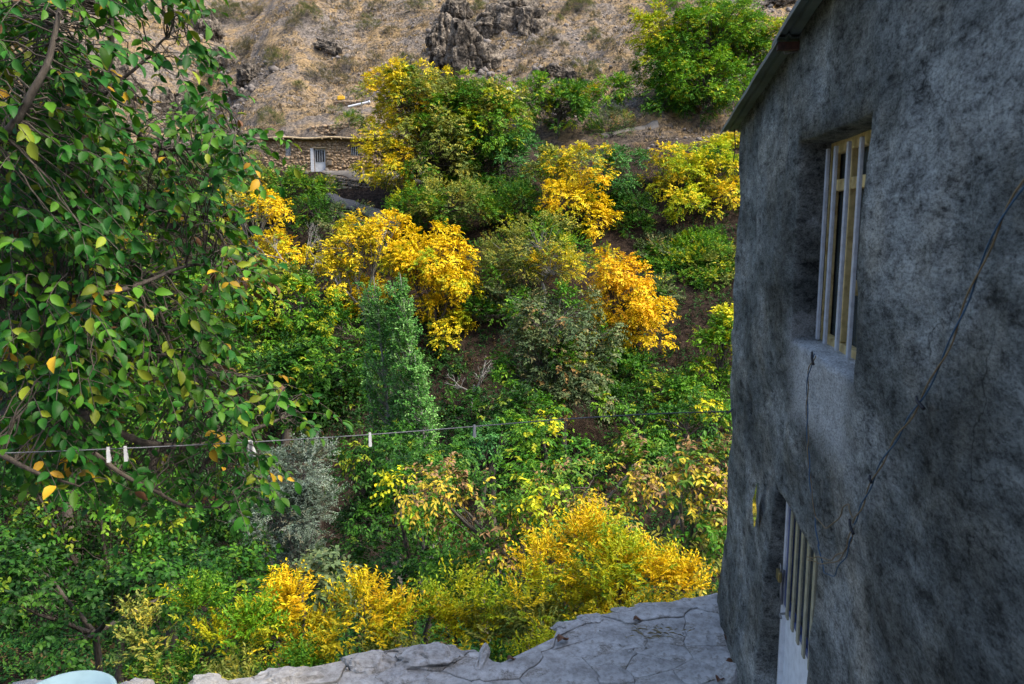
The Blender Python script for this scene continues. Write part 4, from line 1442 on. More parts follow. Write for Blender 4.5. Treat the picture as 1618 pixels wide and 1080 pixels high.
def build_house_wall():
    WIN = (3.54, 4.85, 2.80, 3.95, .163)     # s0, s1, z0, z1, recess
    DOOR = (4.02, 5.25, -.02, 1.79, .10)

    def axis(lo, hi, step, marks):
        pts = [lo]
        for a, b in zip([lo] + marks, marks + [hi]):
            n = max(1, int(round((b - a) / step)))
            pts += list(np.linspace(a, b, n + 1)[1:])
        return np.array(pts)
    S = axis(NEAR, FAR - .1, .035, sorted([WIN[0], WIN[1], DOOR[0], DOOR[1]]))
    Z = axis(ZB, 4.2, .035, sorted([DOOR[2], DOOR[3], WIN[2], WIN[3]]))
    # rounded far corner, then the far wall going into the house
    rc = .1
    cor = [(FAR - rc + rc * math.sin(a), WD + rc - rc * math.cos(a)) for a in np.linspace(0, math.pi / 2, 6)[1:]]
    back = [(FAR, WD + rc + t) for t in np.linspace(.05, 4.0, 40)]
    cols = [(s, WD) for s in S] + cor + back
    ns, nz = len(cols), len(Z)
    ss = np.array([c[0] for c in cols])
    dd = np.array([c[1] for c in cols])
    SS, ZZ = np.meshgrid(ss, Z)
    DDm = np.broadcast_to(dd, SS.shape)
    # wall top follows the roof line
    zt = roofline(SS) + .08
    ZZ2 = np.where(ZZ > 3.96, 3.96 + (ZZ - 3.96) * (zt - 3.96) / (4.2 - 3.96), ZZ)
    nx = np.array([0.0] * len(S) + [math.sin(a) for a in np.linspace(0, math.pi / 2, 6)[1:]] + [1.0] * len(back))
    nd = np.array([1.0] * len(S) + [math.cos(a) for a in np.linspace(0, math.pi / 2, 6)[1:]] + [0.0] * len(back))
    q = SS + DDm
    dis = .030 * fbm(q / 1.1, ZZ / 1.1, DDm, 3, 81) + .009 * fbm(q / .18, ZZ / .28, DDm, 4, 83, .6)
    dis = dis + .05 * np.exp(-((ZZ - 0.0) / .5) ** 2) * (ZZ < .6)      # base flares a little
    dis = dis - .13 * np.exp(-(((SS - 6.25) / .05) ** 2 + ((ZZ - 2.07) / .055) ** 2)) * (nd > .5)
    PX = DDm - nd * dis
    PY = SS + nx * dis
    V = np.stack([PX, PY, ZZ2], -1).reshape(-1, 3)

    def inside(s, z, o):
        return o[0] < s < o[1] and o[2] < z < o[3]
    F = []
    for j in range(nz - 1):
        zc = (Z[j] + Z[j + 1]) / 2
        for i in range(ns - 1):
            sc = (ss[i] + ss[i + 1]) / 2 if i < len(S) - 1 else 99
            if inside(sc, zc, WIN) or inside(sc, zc, DOOR):
                continue
            F.append((j * ns + i, j * ns + i + 1, (j + 1) * ns + i + 1, (j + 1) * ns + i))
    V = list(map(tuple, V))
    # reveals: the opening's rim carried inwards in steps, first step rounded
    for o in (WIN, DOOR):
        i0, i1 = np.argmin(abs(S - o[0])), np.argmin(abs(S - o[1]))
        j0, j1 = np.argmin(abs(Z - o[2])), np.argmin(abs(Z - o[3]))
        ring = [(j0, i) for i in range(i0, i1)] + [(j, i1) for j in range(j0, j1)] + [(j1, i) for i in range(i1, i0, -1)] + [(j, i0) for j in range(j1, j0, -1)]
        prev = [j * ns + i for j, i in ring]
        cs, cz = (o[0] + o[1]) / 2, (o[2] + o[3]) / 2
        for kq, (f, shr) in enumerate(((.08, .006), (.25, .012), (.5, .013), (.8, .014), (1.25, .014))):
            cur = []
            for j, i in ring:
                x, y, z = V[j * ns + i]
                dn = .006 * float(noise3(y * 6, z * 6, f * 9, 5))
                yy = y + np.sign(cs - y) * shr * (1 if i in (i0, i1) else 0) + (dn if i in (i0, i1) else 0)
                z2 = z + np.sign(cz - z) * shr * (1 if j in (j0, j1) else 0) + (dn if j in (j0, j1) else 0)
                cur.append(len(V))
                V.append((x + (WD - x) * min(1, f) + o[4] * f, yy, z2))
            n = len(ring)
            for t in range(n):
                F.append((prev[t], cur[t], cur[(t + 1) % n], prev[(t + 1) % n]))
            prev = cur
    me = bpy.data.meshes.new('wall')
    me.from_pydata([tuple(map(float, v)) for v in V], [], F)
    me.update()
    bm = bmesh.new()
    bm.from_mesh(me)
    bmesh.ops.recalc_face_normals(bm, faces=bm.faces)
    bm.to_mesh(me)
    bm.free()
    for p_ in me.polygons:
        p_.use_smooth = True
    w = obj('wall', me, M['plaster'], hroot)
    # rest of the house shell: near end, back and inner walls so that no light leaks through
    MB().box((5.1, NEAR - .1, .6), (8.1, .2, 7.6)).build('end_wall', M['plaster'], hroot)
    MB().box((5.1, (FAR + NEAR) / 2, -1.6), (7.6, FAR - NEAR - .6, 3.0)).build('foundation', M['plaster'], hroot)
    MB().box((9.05, (FAR + NEAR) / 2, .6), (.2, FAR - NEAR - .1, 7.6)).build('back_wall', M['plaster'], hroot)
    MB().box((7.0, FAR - .22, .5), (4.0, .3, 7.4)).build('side_wall', M['plaster'], hroot)
    # ---- window
    s0, s1, z0, z1, rec = WIN
    xf = WD + rec
    win = MB().box((xf + .06, (s0 + s1) / 2, (z0 + z1) / 2), (.008, s1 - s0 + .06, z1 - z0 + .06)).build('window', M['glass'], hroot)
    fr = MB()
    e = .045
    fr.box((xf + .02, s0 + e / 2, (z0 + z1) / 2), (.05, e, z1 - z0 + .06), bev=.004)
    fr.box((xf + .02, s1 - e / 2 + .01, (z0 + z1) / 2), (.05, e, z1 - z0 + .06), bev=.004)
    fr.box((xf + .021, (s0 + s1) / 2, z1 - .03), (.05, s1 - s0 - .08, .09), bev=.004)
    fr.box((xf + .021, (s0 + s1) / 2, z0 + .02), (.05, s1 - s0 - .08, .07), bev=.004)
    fr.build('window_frame', M['cream_steel'], win)
    for sm in (4.45, 3.95):
        MB().box((xf + .018, sm, (z0 + z1) / 2), (.04, .05, z1 - z0 - .12), bev=.004).build('mullion', M['cream_steel'], win)
    MB().box((xf + .026, (s0 + s1) / 2, 3.70), (.044, s1 - s0 - .09, .062), bev=.004).build('transom', M['cream_steel'], win)
    MB().box((xf + .0, 4.24, 3.17), (.02, .09, .075), bev=.004).build('latch', M['cream_steel'], win)
    for sb in (4.78, 4.61, 4.36, 4.14, 3.9, 3.68):
        MB().box((xf - .035, sb, (z0 + z1) / 2 - .01), (.018, .034, z1 - z0 - .07), bev=.003).build('bar', M['silver_bar'], win)
    # ---- door
    s0, s1, z0, z1, rec = DOOR
    xd = WD + rec
    door = MB().box((xd + .045, (s0 + s1) / 2, .46), (.03, s1 - s0 - .1, 1.02), bev=.003).build('door', M['white_steel'], hroot)
    MB().box((xd + .062, (s0 + s1) / 2, 1.37), (.008, s1 - s0 - .1, .74)).build('glass_panel', M['glass'], door)
    jf = MB()
    jf.box((xd + .03, s1 - .03, .88), (.06, .045, 1.8), bev=.004).box((xd + .03, s0 + .03, .88), (.06, .045, 1.8), bev=.004)
    jf.box((xd + .03, (s0 + s1) / 2, 1.75), (.06, s1 - s0 - .11, .05), bev=.004)
    jf.build('door_frame', M['white_steel'], hroot)
    lf = MB()
    lf.box((xd + .028, s1 - .085, 1.37), (.035, .035, .72), bev=.003).box((xd + .028, s0 + .085, 1.37), (.035, .035, .72), bev=.003)
    lf.box((xd + .027, (s0 + s1) / 2, 1.0), (.035, s1 - s0 - .14, .04), bev=.003).box((xd + .027, (s0 + s1) / 2, 1.7), (.035, s1 - s0 - .14, .04), bev=.003)
    lf.build('door_leaf_frame', M['blue_paint'], door)
    for q in range(6):
        sb = s1 - .2 - q * .155
        MB().box((xd + .004, sb, 1.33), (.014, .05, .76), bev=.003).build('bar', M['olive_bar'], door)
    # padlock, hasp and chain
    MB().box((xd - .035, s1 - .08, 1.19), (.026, .085, .07), bev=.008).build('padlock', M['brass'], door)
    ar = [(xd - .03, s1 - .08 + .028 * math.cos(a), 1.225 + .045 * math.sin(a)) for a in np.linspace(0, math.pi, 9)]
    MB().tube(ar, .005, n=6).build('padlock_shackle', M['steel'], door, True)
    MB().tube([(xd - .005, s1 - .06, 1.22), (xd - .012, s1 - .065, 1.1), (xd - .008, s1 - .06, .98)], .011, n=6).build('hasp', M['steel'], door, True)
    MB().tube([(xd + .02, s1 - .09, .93), (xd - .02, s1 - .1, .93), (xd - .02, s1 - .14, .92)], .008, n=6).build('door_pull', M['steel'], door, True)
    # ---- roof: ribbed sheets laid along the slope, a down-turned verge, one purlin showing
    rt = empty('roof', (0, 0, 0))
    rt.parent = hroot

    def sheet(sa, sb, dz, name):
        ds = []
        d = .855
        prof = [(0, -.035), (.004, .0), (.05, .0), (.058, .018), (.075, .018), (.083, 0), (.125, 0), (.133, .018), (.15, .018), (.158, 0)]
        ds = list(prof)
        k = .2
        while k < 8.4:
            ds += [(k, 0), (k + .02, .025), (k + .06, .025), (k + .08, 0)]
            k += .2
        n = len(ds)
        ys = np.linspace(sa, sb, 16)
        V2 = []
        for y in ys:
            for (a, h) in ds:
                V2.append((.87 + a, y, roofline(y) + dz + h + .004 * math.sin(y * 7 + a * 5)))
        F2 = [(r * n + c, r * n + c + 1, (r + 1) * n + c + 1, (r + 1) * n + c) for r in range(15) for c in range(n - 1)]
        m = MB().add(V2, F2).build(name, M['roof_sheet'], rt)
        sd = m.modifiers.new('thickness', 'SOLIDIFY')
        sd.thickness = .006
        return m
    sheet(4.95, 7.52, .02, 'roof_sheet')
    sheet(1.0, 5.12, .04, 'roof_sheet')
    sheet(NEAR, 1.15, .06, 'roof_sheet')
    MB().box((1.1, 4.98, roofline(4.98) - .025), (.44, .05, .045), bev=.004).build('purlin', M['rust'], rt)
    MB().box((1.1, 1.1, roofline(1.1) - .025), (.44, .05, .045), bev=.004).build('purlin', M['rust'], rt)
    MB().tube([(.90, 5.05, roofline(5.05) + .03), (.93, 5.0, roofline(5) - .06), (1.0, 5.0, roofline(5) - .05)], .004, n=5).build('tie_wire', M['steel'], rt)
    # eave wire hanging at the corner
    MB().tube([(.97, 7.34, 4.30), (.985, 7.35, 4.15), (.975, 7.36, 4.02)], .005, n=5).build('hanging_wire', M['tape'], rt)


build_house_wall()


def HW(s, d, z):
    """house frame to world"""
    return np.array([d * math.cos(THETA) + s * math.sin(THETA), -d * math.sin(THETA) + s * math.cos(THETA), z])


# wires on the wall
def wire_thing():
    root = empty('electric_wire', HW(3.3, WD, 2.26))
    tag(root, 'twisted blue and tan wire looped across the grey plaster from window to door', 'wire')
    o = HW(3.3, WD, 2.26)
    main = [(1.9, 3.75), (2.22, 3.55), (2.39, 3.32), (2.52, 3.12), (2.72, 2.9), (2.9, 2.74), (3.09, 2.55), (3.22, 2.38), (3.32, 2.26)]

    def strand(pts, off, mat, name, r=.003, tw=.006):
        P = np.array(pts, float)
        t = np.linspace(0, 1, len(pts))
        tt = np.linspace(0, 1, len(pts) * 7)
        S_, Z_ = np.interp(tt, t, P[:, 0]), np.interp(tt, t, P[:, 1])
        # soften corners
        ker = np.array([1, 2, 3, 2, 1]) / 9
        S_[2:-2] = np.convolve(S_, ker, 'valid')
        Z_[2:-2] = np.convolve(Z_, ker, 'valid')
        ph = tt * len(pts) * 4 + off
        W = [HW(s + tw * math.sin(p_), WD - .037 - .004 * math.cos(p_), z + tw * .6 * math.cos(p_)) - o for s, z, p_ in zip(S_, Z_, ph)]
        MB().tube(W, r, n=5).build(name, M[mat], root, True)
    strand(main, 0, 'wire_blue', 'blue_strand')
    strand(main, 3.14, 'wire_tan', 'tan_strand')
    drop = [(4.12, 2.84), (4.25, 2.72), (4.23, 2.55), (4.17, 2.37), (4.08, 2.2), (3.94, 2.05), (3.84, 1.95)]
    strand(drop, 0, 'wire_blue', 'blue_strand')
    strand(drop[:5] + [(3.92, 2.06)], 3.14, 'wire_tan', 'tan_strand', tw=.01)
    strand([(3.84, 1.95), (3.72, 1.86), (3.56, 1.92), (3.42, 2.06), (3.32, 2.2)], 0, 'wire_blue', 'blue_strand')
    strand([(3.92, 2.06), (3.7, 2.08), (3.5, 2.24), (3.42, 2.32), (3.34, 2.28)], 1, 'wire_tan', 'tan_strand')
    strand([(4.04, 1.80), (3.86, 1.88), (3.6, 1.98), (3.42, 2.1), (3.32, 2.24)], 1, 'wire_tan', 'tan_strand')
    strand([(4.04, 1.79), (3.84, 1.86), (3.58, 1.97), (3.4, 2.1), (3.32, 2.22)], 4, 'wire_tan', 'tan_strand')
    for s, z, ds, dz in ((2.70, 2.92, .05, .012), (3.33, 2.25, .045, .02), (4.14, 2.82, .03, .03), (3.12, 2.52, .015, .012)):
        MB().tube([HW(s - ds, WD - .045, z - dz) - o, HW(s, WD - .048, z) - o, HW(s + ds * .4, WD - .045, z + dz) - o], .007, .005, 6).build('tape_joint', M['tape'], root, True)


wire_thing()

# mirror shard stuck in the plaster
ms = empty('mirror_shard', HW(5.6, WD, 1.5))
tag(ms, 'pointed shard of mirror stuck to the grey plaster beside the door', 'mirror')
poly = [(-.06, .17), (.03, .05), (.08, .0), (.07, -.07), (-.02, -.175), (-.07, -.14), (-.11, -.03), (-.05, .045)]
v1 = [HW(5.62 + a, WD - .035, 1.52 + b) - np.array(ms.location) for a, b in poly]
v2 = [HW(5.62 + a, WD - .02, 1.52 + b) - np.array(ms.location) for a, b in poly]
n_ = len(poly)
MB().add(v1 + v2, [tuple(range(n_)), tuple(range(n_, 2 * n_))[::-1]] + [(i, (i + 1) % n_, n_ + (i + 1) % n_, n_ + i) for i in range(n_)]).build('mirror_glass', M['mirror'], ms)

# ------------------------------------------------------------------ terrace: cracked cement skin over rubble
EDGE = [(2.6, 7.35), (1.99, 7.14), (1.41, 6.95), (.98, 6.84), (.80, 6.72), (.62, 6.66), (.45, 6.56), (.36, 6.38), (.42, 6.25), (.2, 6.08), (.02, 5.95), (-.12, 5.90), (-.3, 6.1), (-.6, 6.14), (-.92, 6.16),
        (-1.2, 6.05), (-1.42, 5.86), (-1.8, 5.76), (-2.2, 5.66), (-2.6, 5.55), (-3.2, 5.62), (-3.9, 5.6), (-5.2, 5.5), (-7.5, 5.3)]


def clip_poly(poly, a, b, c):
    """keep the side a*x + b*y <= c"""
    out = []
    n = len(poly)
    for i in range(n):
        p, q = poly[i], poly[(i + 1) % n]
        dp, dq = a * p[0] + b * p[1] - c, a * q[0] + b * q[1] - c
        if dp <= 0:
            out.append(p)
        if dp * dq < 0:
            t = dp / (dp - dq)
            out.append((p[0] + (q[0] - p[0]) * t, p[1] + (q[1] - p[1]) * t))
    return out


def build_terrace():
    rng = np.random.default_rng(5)
    # base body
    base_pts = [(x, y - .03) for x, y in EDGE]
    poly = base_pts + [(-7.5, -6), (2.6, -6)]
    bm = bmesh.new()
    vs_ = [bm.verts.new((x, y, -.03)) for x, y in poly]
    f = bm.faces.new(vs_)
    ext = bmesh.ops.extrude_face_region(bm, geom=[f])
    for v in ext['geom']:
        if isinstance(v, bmesh.types.BMVert):
            v.co.z = -3.6
    bmesh.ops.recalc_face_normals(bm, faces=bm.faces)
    me = bpy.data.meshes.new('terrace')
    bm.to_mesh(me)
    bm.free()
    ter = obj('terrace', me, M['dust'])
    tag(ter, 'cracked grey cement terrace with a broken edge at the house corner', 'terrace', kind='structure')
    # cracked slabs: cells of uneven size, edges roughened alike on both sides of a crack
    seeds = []
    while len(seeds) < 120:
        x, y = rng.uniform(-4.6, 2.7), rng.uniform(3.6, 7.6)
        big = .26 if (x > .75 and 5.0 < y < 6.5) else .7
        big *= rng.uniform(.7, 1.3)
        if all((x - a) ** 2 + (y - b) ** 2 > (big * .8) ** 2 for a, b in seeds):
            seeds.append((x, y))
        elif rng.random() < .002:
            break
    ex = np.array([p_[0] for p_ in EDGE][::-1])
    ey = np.array([p_[1] for p_ in EDGE][::-1])

    def edge_y(x):
        return float(np.interp(x, ex, ey))

    def warp(x, y):
        k = .07
        return (x + k * float(fbm(x * 3, y * 3, 0, 3, 91)), y + k * float(fbm(x * 3, y * 3, 5, 3, 93)))
    for (sx, sy) in seeds:
        cell = [(sx - 1.6, sy - 1.6), (sx + 1.6, sy - 1.6), (sx + 1.6, sy + 1.6), (sx - 1.6, sy + 1.6)]
        for (ox, oy) in seeds:
            if (ox, oy) == (sx, sy) or abs(ox - sx) > 3.2 or abs(oy - sy) > 3.2:
                continue
            a, b = ox - sx, oy - sy
            c = (ox * ox + oy * oy - sx * sx - sy * sy) / 2
            gap = rng.uniform(.0008, .0028) * math.hypot(a, b)
            cell = clip_poly(cell, a, b, c - gap)
            if not cell:
                break
        if len(cell) < 3:
            continue
        # refine and warp
        fine = []
        for i in range(len(cell)):
            p_, q_ = cell[i], cell[(i + 1) % len(cell)]
            m = max(1, int(math.hypot(q_[0] - p_[0], q_[1] - p_[1]) / .06))
            for t in range(m):
                fine.append(warp(p_[0] + (q_[0] - p_[0]) * t / m, p_[1] + (q_[1] - p_[1]) * t / m))
        # trim at the broken edge
        fine2 = []
        for x, y in fine:
            e = edge_y(x) + .03 * float(fbm(x * 7, 3.0, 0, 3, 95))
            fine2.append((x, min(y, e)))
        xs_ = [p_[0] for p_ in fine2]
        ys_ = [p_[1] for p_ in fine2]
        area = .5 * abs(sum(fine2[i][0] * fine2[(i + 1) % len(fine2)][1] - fine2[(i + 1) % len(fine2)][0] * fine2[i][1] for i in range(len(fine2))))
        if area < .008 or max(ys_) < 4.3:
            continue
        # drop what lies inside the house
        if all(x * math.cos(THETA) - y * math.sin(THETA) > WD + .05 for x, y in fine2):
            continue
        cx, cy = sum(xs_) / len(xs_), sum(ys_) / len(ys_)
        rise = rng.uniform(0, .008) + (.012 if cy > edge_y(cx) - .25 else 0)
        bm = bmesh.new()
        tx, ty = rng.normal(0, .006, 2)
        top_ = []
        for x, y in fine2:
            z = rise + tx * (x - cx) + ty * (y - cy) + .010 * float(fbm(x * 4, y * 4, 0, 3, 97))
            top_.append((x - cx, y - cy, z))
        ins = .006
        L0 = [bm.verts.new((x, y, -.05)) for x, y, z in top_]
        L1 = [bm.verts.new((x, y, z - .005)) for x, y, z in top_]
        L2 = []
        for x, y, z in top_:
            r_ = math.hypot(x, y) + 1e-6
            L2.append(bm.verts.new((x * (1 - ins / r_) if r_ > .03 else x, y * (1 - ins / r_) if r_ > .03 else y, z)))
        n = len(top_)
        cen = bm.verts.new((0, 0, rise + .004))
        for i in range(n):
            j = (i + 1) % n
            bm.faces.new((L0[i], L0[j], L1[j], L1[i]))
            bm.faces.new((L1[i], L1[j], L2[j], L2[i]))
            bm.faces.new((L2[i], L2[j], cen))
        bmesh.ops.recalc_face_normals(bm, faces=bm.faces)
        me = bpy.data.meshes.new('slab')
        bm.to_mesh(me)
        bm.free()
        obj('slab', me, M['cement'], ter, (cx, cy, 0))
    # rough lumps of the low parapet along the broken edge
    lumps = [(-.62, 6.02, .36, .20, .13), (-1.15, 5.93, .3, .2, .15), (-.24, 5.98, .07, .22, .09), (-1.75, 5.66, .34, .2, .12), (-2.3, 5.55, .28, .2, .10), (-2.85, 5.5, .3, .18, .12), (-3.6, 5.5, .45, .2, .12), (-4.6, 5.45, .6, .22, .12),
             (.70, 6.66, .16, .10, .06), (.42, 6.50, .09, .08, .07), (1.0, 6.80, .15, .07, .045), (-.9, 5.75, .2, .15, .06), (1.25, 6.88, .13, .06, .04)]
    for q, (x, y, a, b, c) in enumerate(lumps):
        o = obj('parapet_block', rock_mesh('parapet_block', np.random.default_rng(600 + q), (a, b * 1.1, c * .85), 4, 16, .07, .2), M['cement'], ter)
        o.location = (x, y, .0)
        o.rotation_euler = (0, 0, rng.uniform(-.2, .2))
    # grit and crumbs in the cracks and on the cement
    V, F, off = [], [], 0
    me = rock_mesh('tmp', rng, (1, .9, .6), 1, 5, .2)
    bv, bf = np.array([v.co[:] for v in me.vertices]), np.array([p_.vertices[:] for p_ in me.polygons])
    bpy.data.meshes.remove(me)
    for _ in range(900):
        x, y = rng.uniform(-4, 2.1), rng.uniform(4.6, 7.1)
        if y > edge_y(x) - .03 or (x * math.cos(THETA) - y * math.sin(THETA) > WD - .04):
            continue
        s = .003 + .012 * rng.random() ** 4
        V.append(bv * s + [x, y, .018])
        F.append(bf + off)
        off += len(bv)
    tag(obj('grit', mesh_np('grit', np.concatenate(V), np.concatenate(F)), M['cement'], ter), kind='stuff')


build_terrace()


# small things on the terrace
def curled_leaf(name, loc, rz, s, label, group='fallen brown leaves on the terrace'):
    V = []
    for i in range(9):
        t = i / 8
        w = .33 * math.sin(math.pi * t ** .8) + .01
        for j in (-1, -.5, 0, .5, 1):
            V.append((s * (t - .5), s * w * j, s * (.32 * abs(j) ** 1.5 * w * 2 + .12 * math.sin(t * 6) + .06)))
    F = [(i * 5 + j, i * 5 + j + 1, (i + 1) * 5 + j + 1, (i + 1) * 5 + j) for i in range(8) for j in range(4)]
    o = MB().add(V, F).build(name, M['dead_leaf'], None, True)
    sd = o.modifiers.new('t', 'SOLIDIFY')
    sd.thickness = .002
    o.location = loc
    o.rotation_euler = (0, 0, rz)
    tag(o, label, 'leaf', group)


def gpt(px, py, z=.02):
    r = ray(px, py)
    p_ = r * ((z - EZ) / r[2])
    return (p_[0], p_[1], z)


curled_leaf('fallen_leaf', gpt(1008, 980), .2, .09, 'curled brown leaf lying beside the raised cement flake')
curled_leaf('fallen_leaf', gpt(1150, 1008), 1.2, .11, 'brown leaf leaning against the foot of the plaster wall')
curled_leaf('fallen_leaf', gpt(1157, 1050), .1, .11, 'brown leaf on top of the broken cement lump by the wall')
curled_leaf('fallen_leaf', gpt(1138, 1074), .9, .10, 'rusty brown leaf on the ground before the broken cement lump')
curled_leaf('fallen_leaf', gpt(890, 1012), .7, .13, 'brown leaf caught in the notch of the terrace edge')
curled_leaf('fallen_leaf', gpt(808, 1042), .4, .08, 'tiny brown leaf by the narrow gap in the parapet')
ch = obj('cement_lump', rock_mesh('cement_lump', np.random.default_rng(44), (.15, .12, .09), 4, 8, .12), M['cement'])
q_ = gpt(1160, 1068)
ch.location = (q_[0] - .02, q_[1], .05)
tag(ch, 'broken blue grey cement lump lying against the plaster wall', 'rubble')


def straw():
    rng = np.random.default_rng(8)
    c = np.array(gpt(1030, 1000))
    n = 55
    p_ = c + rng.normal(0, 1, (n, 3)) * [.14, .05, 0] + [0, 0, .008]
    d = np.stack([rng.normal(1, .5, n), rng.normal(0, .6, n), rng.normal(.05, .1, n)], -1)
    V, F, C = leaves(T4_V, T4_F, p_, d, np.tile([0, 0, 1.0], (n, 1)), rng.uniform(.03, .10, n), np.full(n, .0035), np.tile([.55, .46, .28], (n, 1)) * rng.uniform(.6, 1.2, (n, 1)))
    tag(obj('straw', mesh_np('straw', V, F, C), M['dry']), 'small wisp of dry straw on the cement', 'straw', kind='stuff')


straw()


# blue plastic barrel
def barrel():
    p_ = at(132, 1066, 4.25)
    root = empty('plastic_barrel', (p_[0], 4.05, 0.0))
    tag(root, 'pale blue plastic barrel standing at the terrace edge by the shrubs', 'barrel')
    hz = p_[2]
    n = 36
    prof = [(.22, 0), (.245, .03), (.25, .2), (.262, .23), (.262, .27), (.25, .30), (.25, hz - .32), (.262, hz - .29), (.262, hz - .25), (.25, hz - .22), (.245, hz - .07), (.225, hz - .03)]
    A = np.linspace(0, 2 * np.pi, n, endpoint=False)
    V = [(r * math.cos(a), r * math.sin(a), z) for r, z in prof for a in A]
    F = [(i * n + j, i * n + (j + 1) % n, (i + 1) * n + (j + 1) % n, (i + 1) * n + j) for i in range(len(prof) - 1) for j in range(n)]
    MB().add(V, F + [tuple(range(n))[::-1]]).build('barrel_body', M['barrel'], root, True)
    lid = [(.255, hz - .045), (.262, hz - .03), (.262, hz - .01), (.25, hz), (.235, hz), (.225, hz - .012), (.0005, hz - .01)]
    V = [(r * math.cos(a), r * math.sin(a), z) for r, z in lid for a in A]
    F = [(i * n + j, i * n + (j + 1) % n, (i + 1) * n + (j + 1) % n, (i + 1) * n + j) for i in range(len(lid) - 1) for j in range(n)]
    MB().add(V, F).build('lid', M['barrel'], root, True)


barrel()


# ------------------------------------------------------------------ foreground walnut on the slope beside the terrace
def foreground_walnut():
    rng = np.random.default_rng(2024)
    base = np.array([-5.4, 6.6, 0.0])
    base[2] = float(H(base[0], base[1])) - .1
    root = empty('walnut_tree', base)
    tag(root, 'leafy green walnut tree reaching its branches over the terrace', 'tree')
    tb = Tubes()
    trunk_top = np.array([-5.0, 5.9, 6.5])
    tr = bez(base, trunk_top, [-.15, .1, 0], 12, .04, rng)
    tb.add(tr - base, np.linspace(.2, .07, 12), 10)
    limbs_px = [
        ([(0, 655, 4.6), (48, 648, 4.5), (107, 640, 4.45), (167, 667, 4.4), (218, 696, 4.45), (300, 705, 4.6), (380, 690, 4.8), (440, 660, 4.9)], .035),
        ([(-60, 600, 4.2), (40, 660, 4.2), (120, 700, 4.1), (204, 760, 4.15), (280, 800, 4.3), (360, 800, 4.5)], .02),
        ([(-80, 420, 4.9), (40, 300, 4.9), (120, 200, 4.8), (148, 152, 4.8), (174, 100, 4.8), (181, 55, 4.8), (181, 0, 4.8), (190, -80, 4.8)], .028),
        ([(60, 330, 5.2), (140, 230, 5.1), (200, 195, 5.0), (240, 228, 5.0), (280, 235, 5.0), (340, 232, 5.0), (395, 235, 5.0)], .018),
        ([(-100, 470, 4.0), (0, 459, 4.0), (74, 455, 4.0), (160, 467, 4.1), (230, 440, 4.3), (300, 420, 4.5), (370, 425, 4.6)], .022),
        ([(100, 440, 4.9), (192, 435, 4.9), (226, 440, 4.9), (252, 490, 4.9), (267, 537, 4.9), (300, 590, 5.0)], .018),
        ([(-60, 250, 3.7), (20, 200, 3.7), (70, 120, 3.7), (90, 40, 3.8), (100, -60, 3.8)], .025),
        ([(-100, 330, 4.3), (60, 340, 4.4), (160, 320, 4.5), (260, 330, 4.7), (330, 350, 4.8)], .02),
        ([(30, 560, 4.6), (130, 570, 4.6), (220, 560, 4.7), (300, 560, 4.8), (340, 590, 4.9)], .016),
        ([(120, 200, 4.8), (200, 120, 4.7), (250, 70, 4.8), (290, 40, 4.9)], .014),
        ([(-40, 700, 3.6), (40, 740, 3.6), (120, 770, 3.8)], .016),
    ]
    pts = []
    for lp, r in limbs_px:
        P = np.array([at(*q) for q in lp])
        s = np.linspace(0, 1, len(P))
        t = np.linspace(0, 1, 5 * len(P))
        Q = np.stack([np.interp(t, s, P[:, a]) for a in range(3)], -1)
        ker = np.array([1, 2, 3, 2, 1]) / 9
        for a in range(3):
            Q[2:-2, a] = np.convolve(Q[:, a], ker, 'valid')
        Q += fbm(Q[:, 0:1] * 3, Q[:, 1:2] * 3, Q[:, 2:3] * 3 + np.array([[0, 9, 18]]), 2, 7) * .02
        tb.add(Q - base, np.linspace(r, r * .3, len(Q)), 7)
        # join to the trunk
        k = np.argmin(np.linalg.norm(tr - (Q[0] + [0, 0, -.6]), axis=1))
        tb.add(bez(tr[k], Q[0], [0, 0, -.1], 8) - base, np.linspace(r * 1.6, r, 8), 7)
        pts.append(Q)
    skel = np.concatenate(pts)
    # region of the crown as the photo shows it, then its continuation outside the frame
    poly = [(310, -20), (300, 60), (325, 130), (345, 175), (340, 215), (425, 235), (420, 262), (350, 285), (365, 350), (350, 400), (420, 425), (380, 470), (345, 520), (330, 560), (345, 600), (410, 610), (480, 645),
            (475, 690), (420, 715), (420, 790), (370, 835), (335, 800), (260, 790), (200, 800), (120, 760), (60, 770), (0, 770), (-20, -20)]

    def inpoly(x, y, pl):
        r_ = False
        j = len(pl) - 1
        for i in range(len(pl)):
            if (pl[i][1] > y) != (pl[j][1] > y) and x < (pl[j][0] - pl[i][0]) * (y - pl[i][1]) / (pl[j][1] - pl[i][1]) + pl[i][0]:
                r_ = not r_
            j = i
        return r_
    holes = [(225, 60, 70, 50), (130, 70, 45, 45), (240, 150, 55, 45), (170, 130, 40, 30), (290, 130, 30, 40), (205, 690, 60, 35), (405, 680, 30, 30), (310, 265, 60, 20), (190, 215, 40, 25), (400, 660, 20, 18), (300, 745, 30, 30), (320, 480, 20, 40), (210, 350, 30, 20)]
    att = []
    while len(att) < 1900:
        x, y = rng.uniform(-20, 490), rng.uniform(-30, 840)
        if not inpoly(x, y, poly):
            continue
        if any(((x - a) / c) ** 2 + ((y - b) / d) ** 2 < 1 for a, b, c, d in holes) and rng.random() < .85:
            continue
        if x > 170 and rng.random() < .5:
            continue
        dpt = rng.uniform(4.2, 5.7) if x > 160 else rng.uniform(3.7, 5.7)
        att.append(at(x, y - 22, dpt))
    for _ in range(260):
        att.append(at(rng.uniform(-420, -20), rng.uniform(-300, 700), rng.uniform(3.6, 6.0)))
    for _ in range(120):
        att.append(at(rng.uniform(-200, 330), rng.uniform(-420, -30), rng.uniform(4.0, 5.6)))
    att = np.array(att)
    P_, D_, N_, L_, W_, C_ = [], [], [], [], [], []
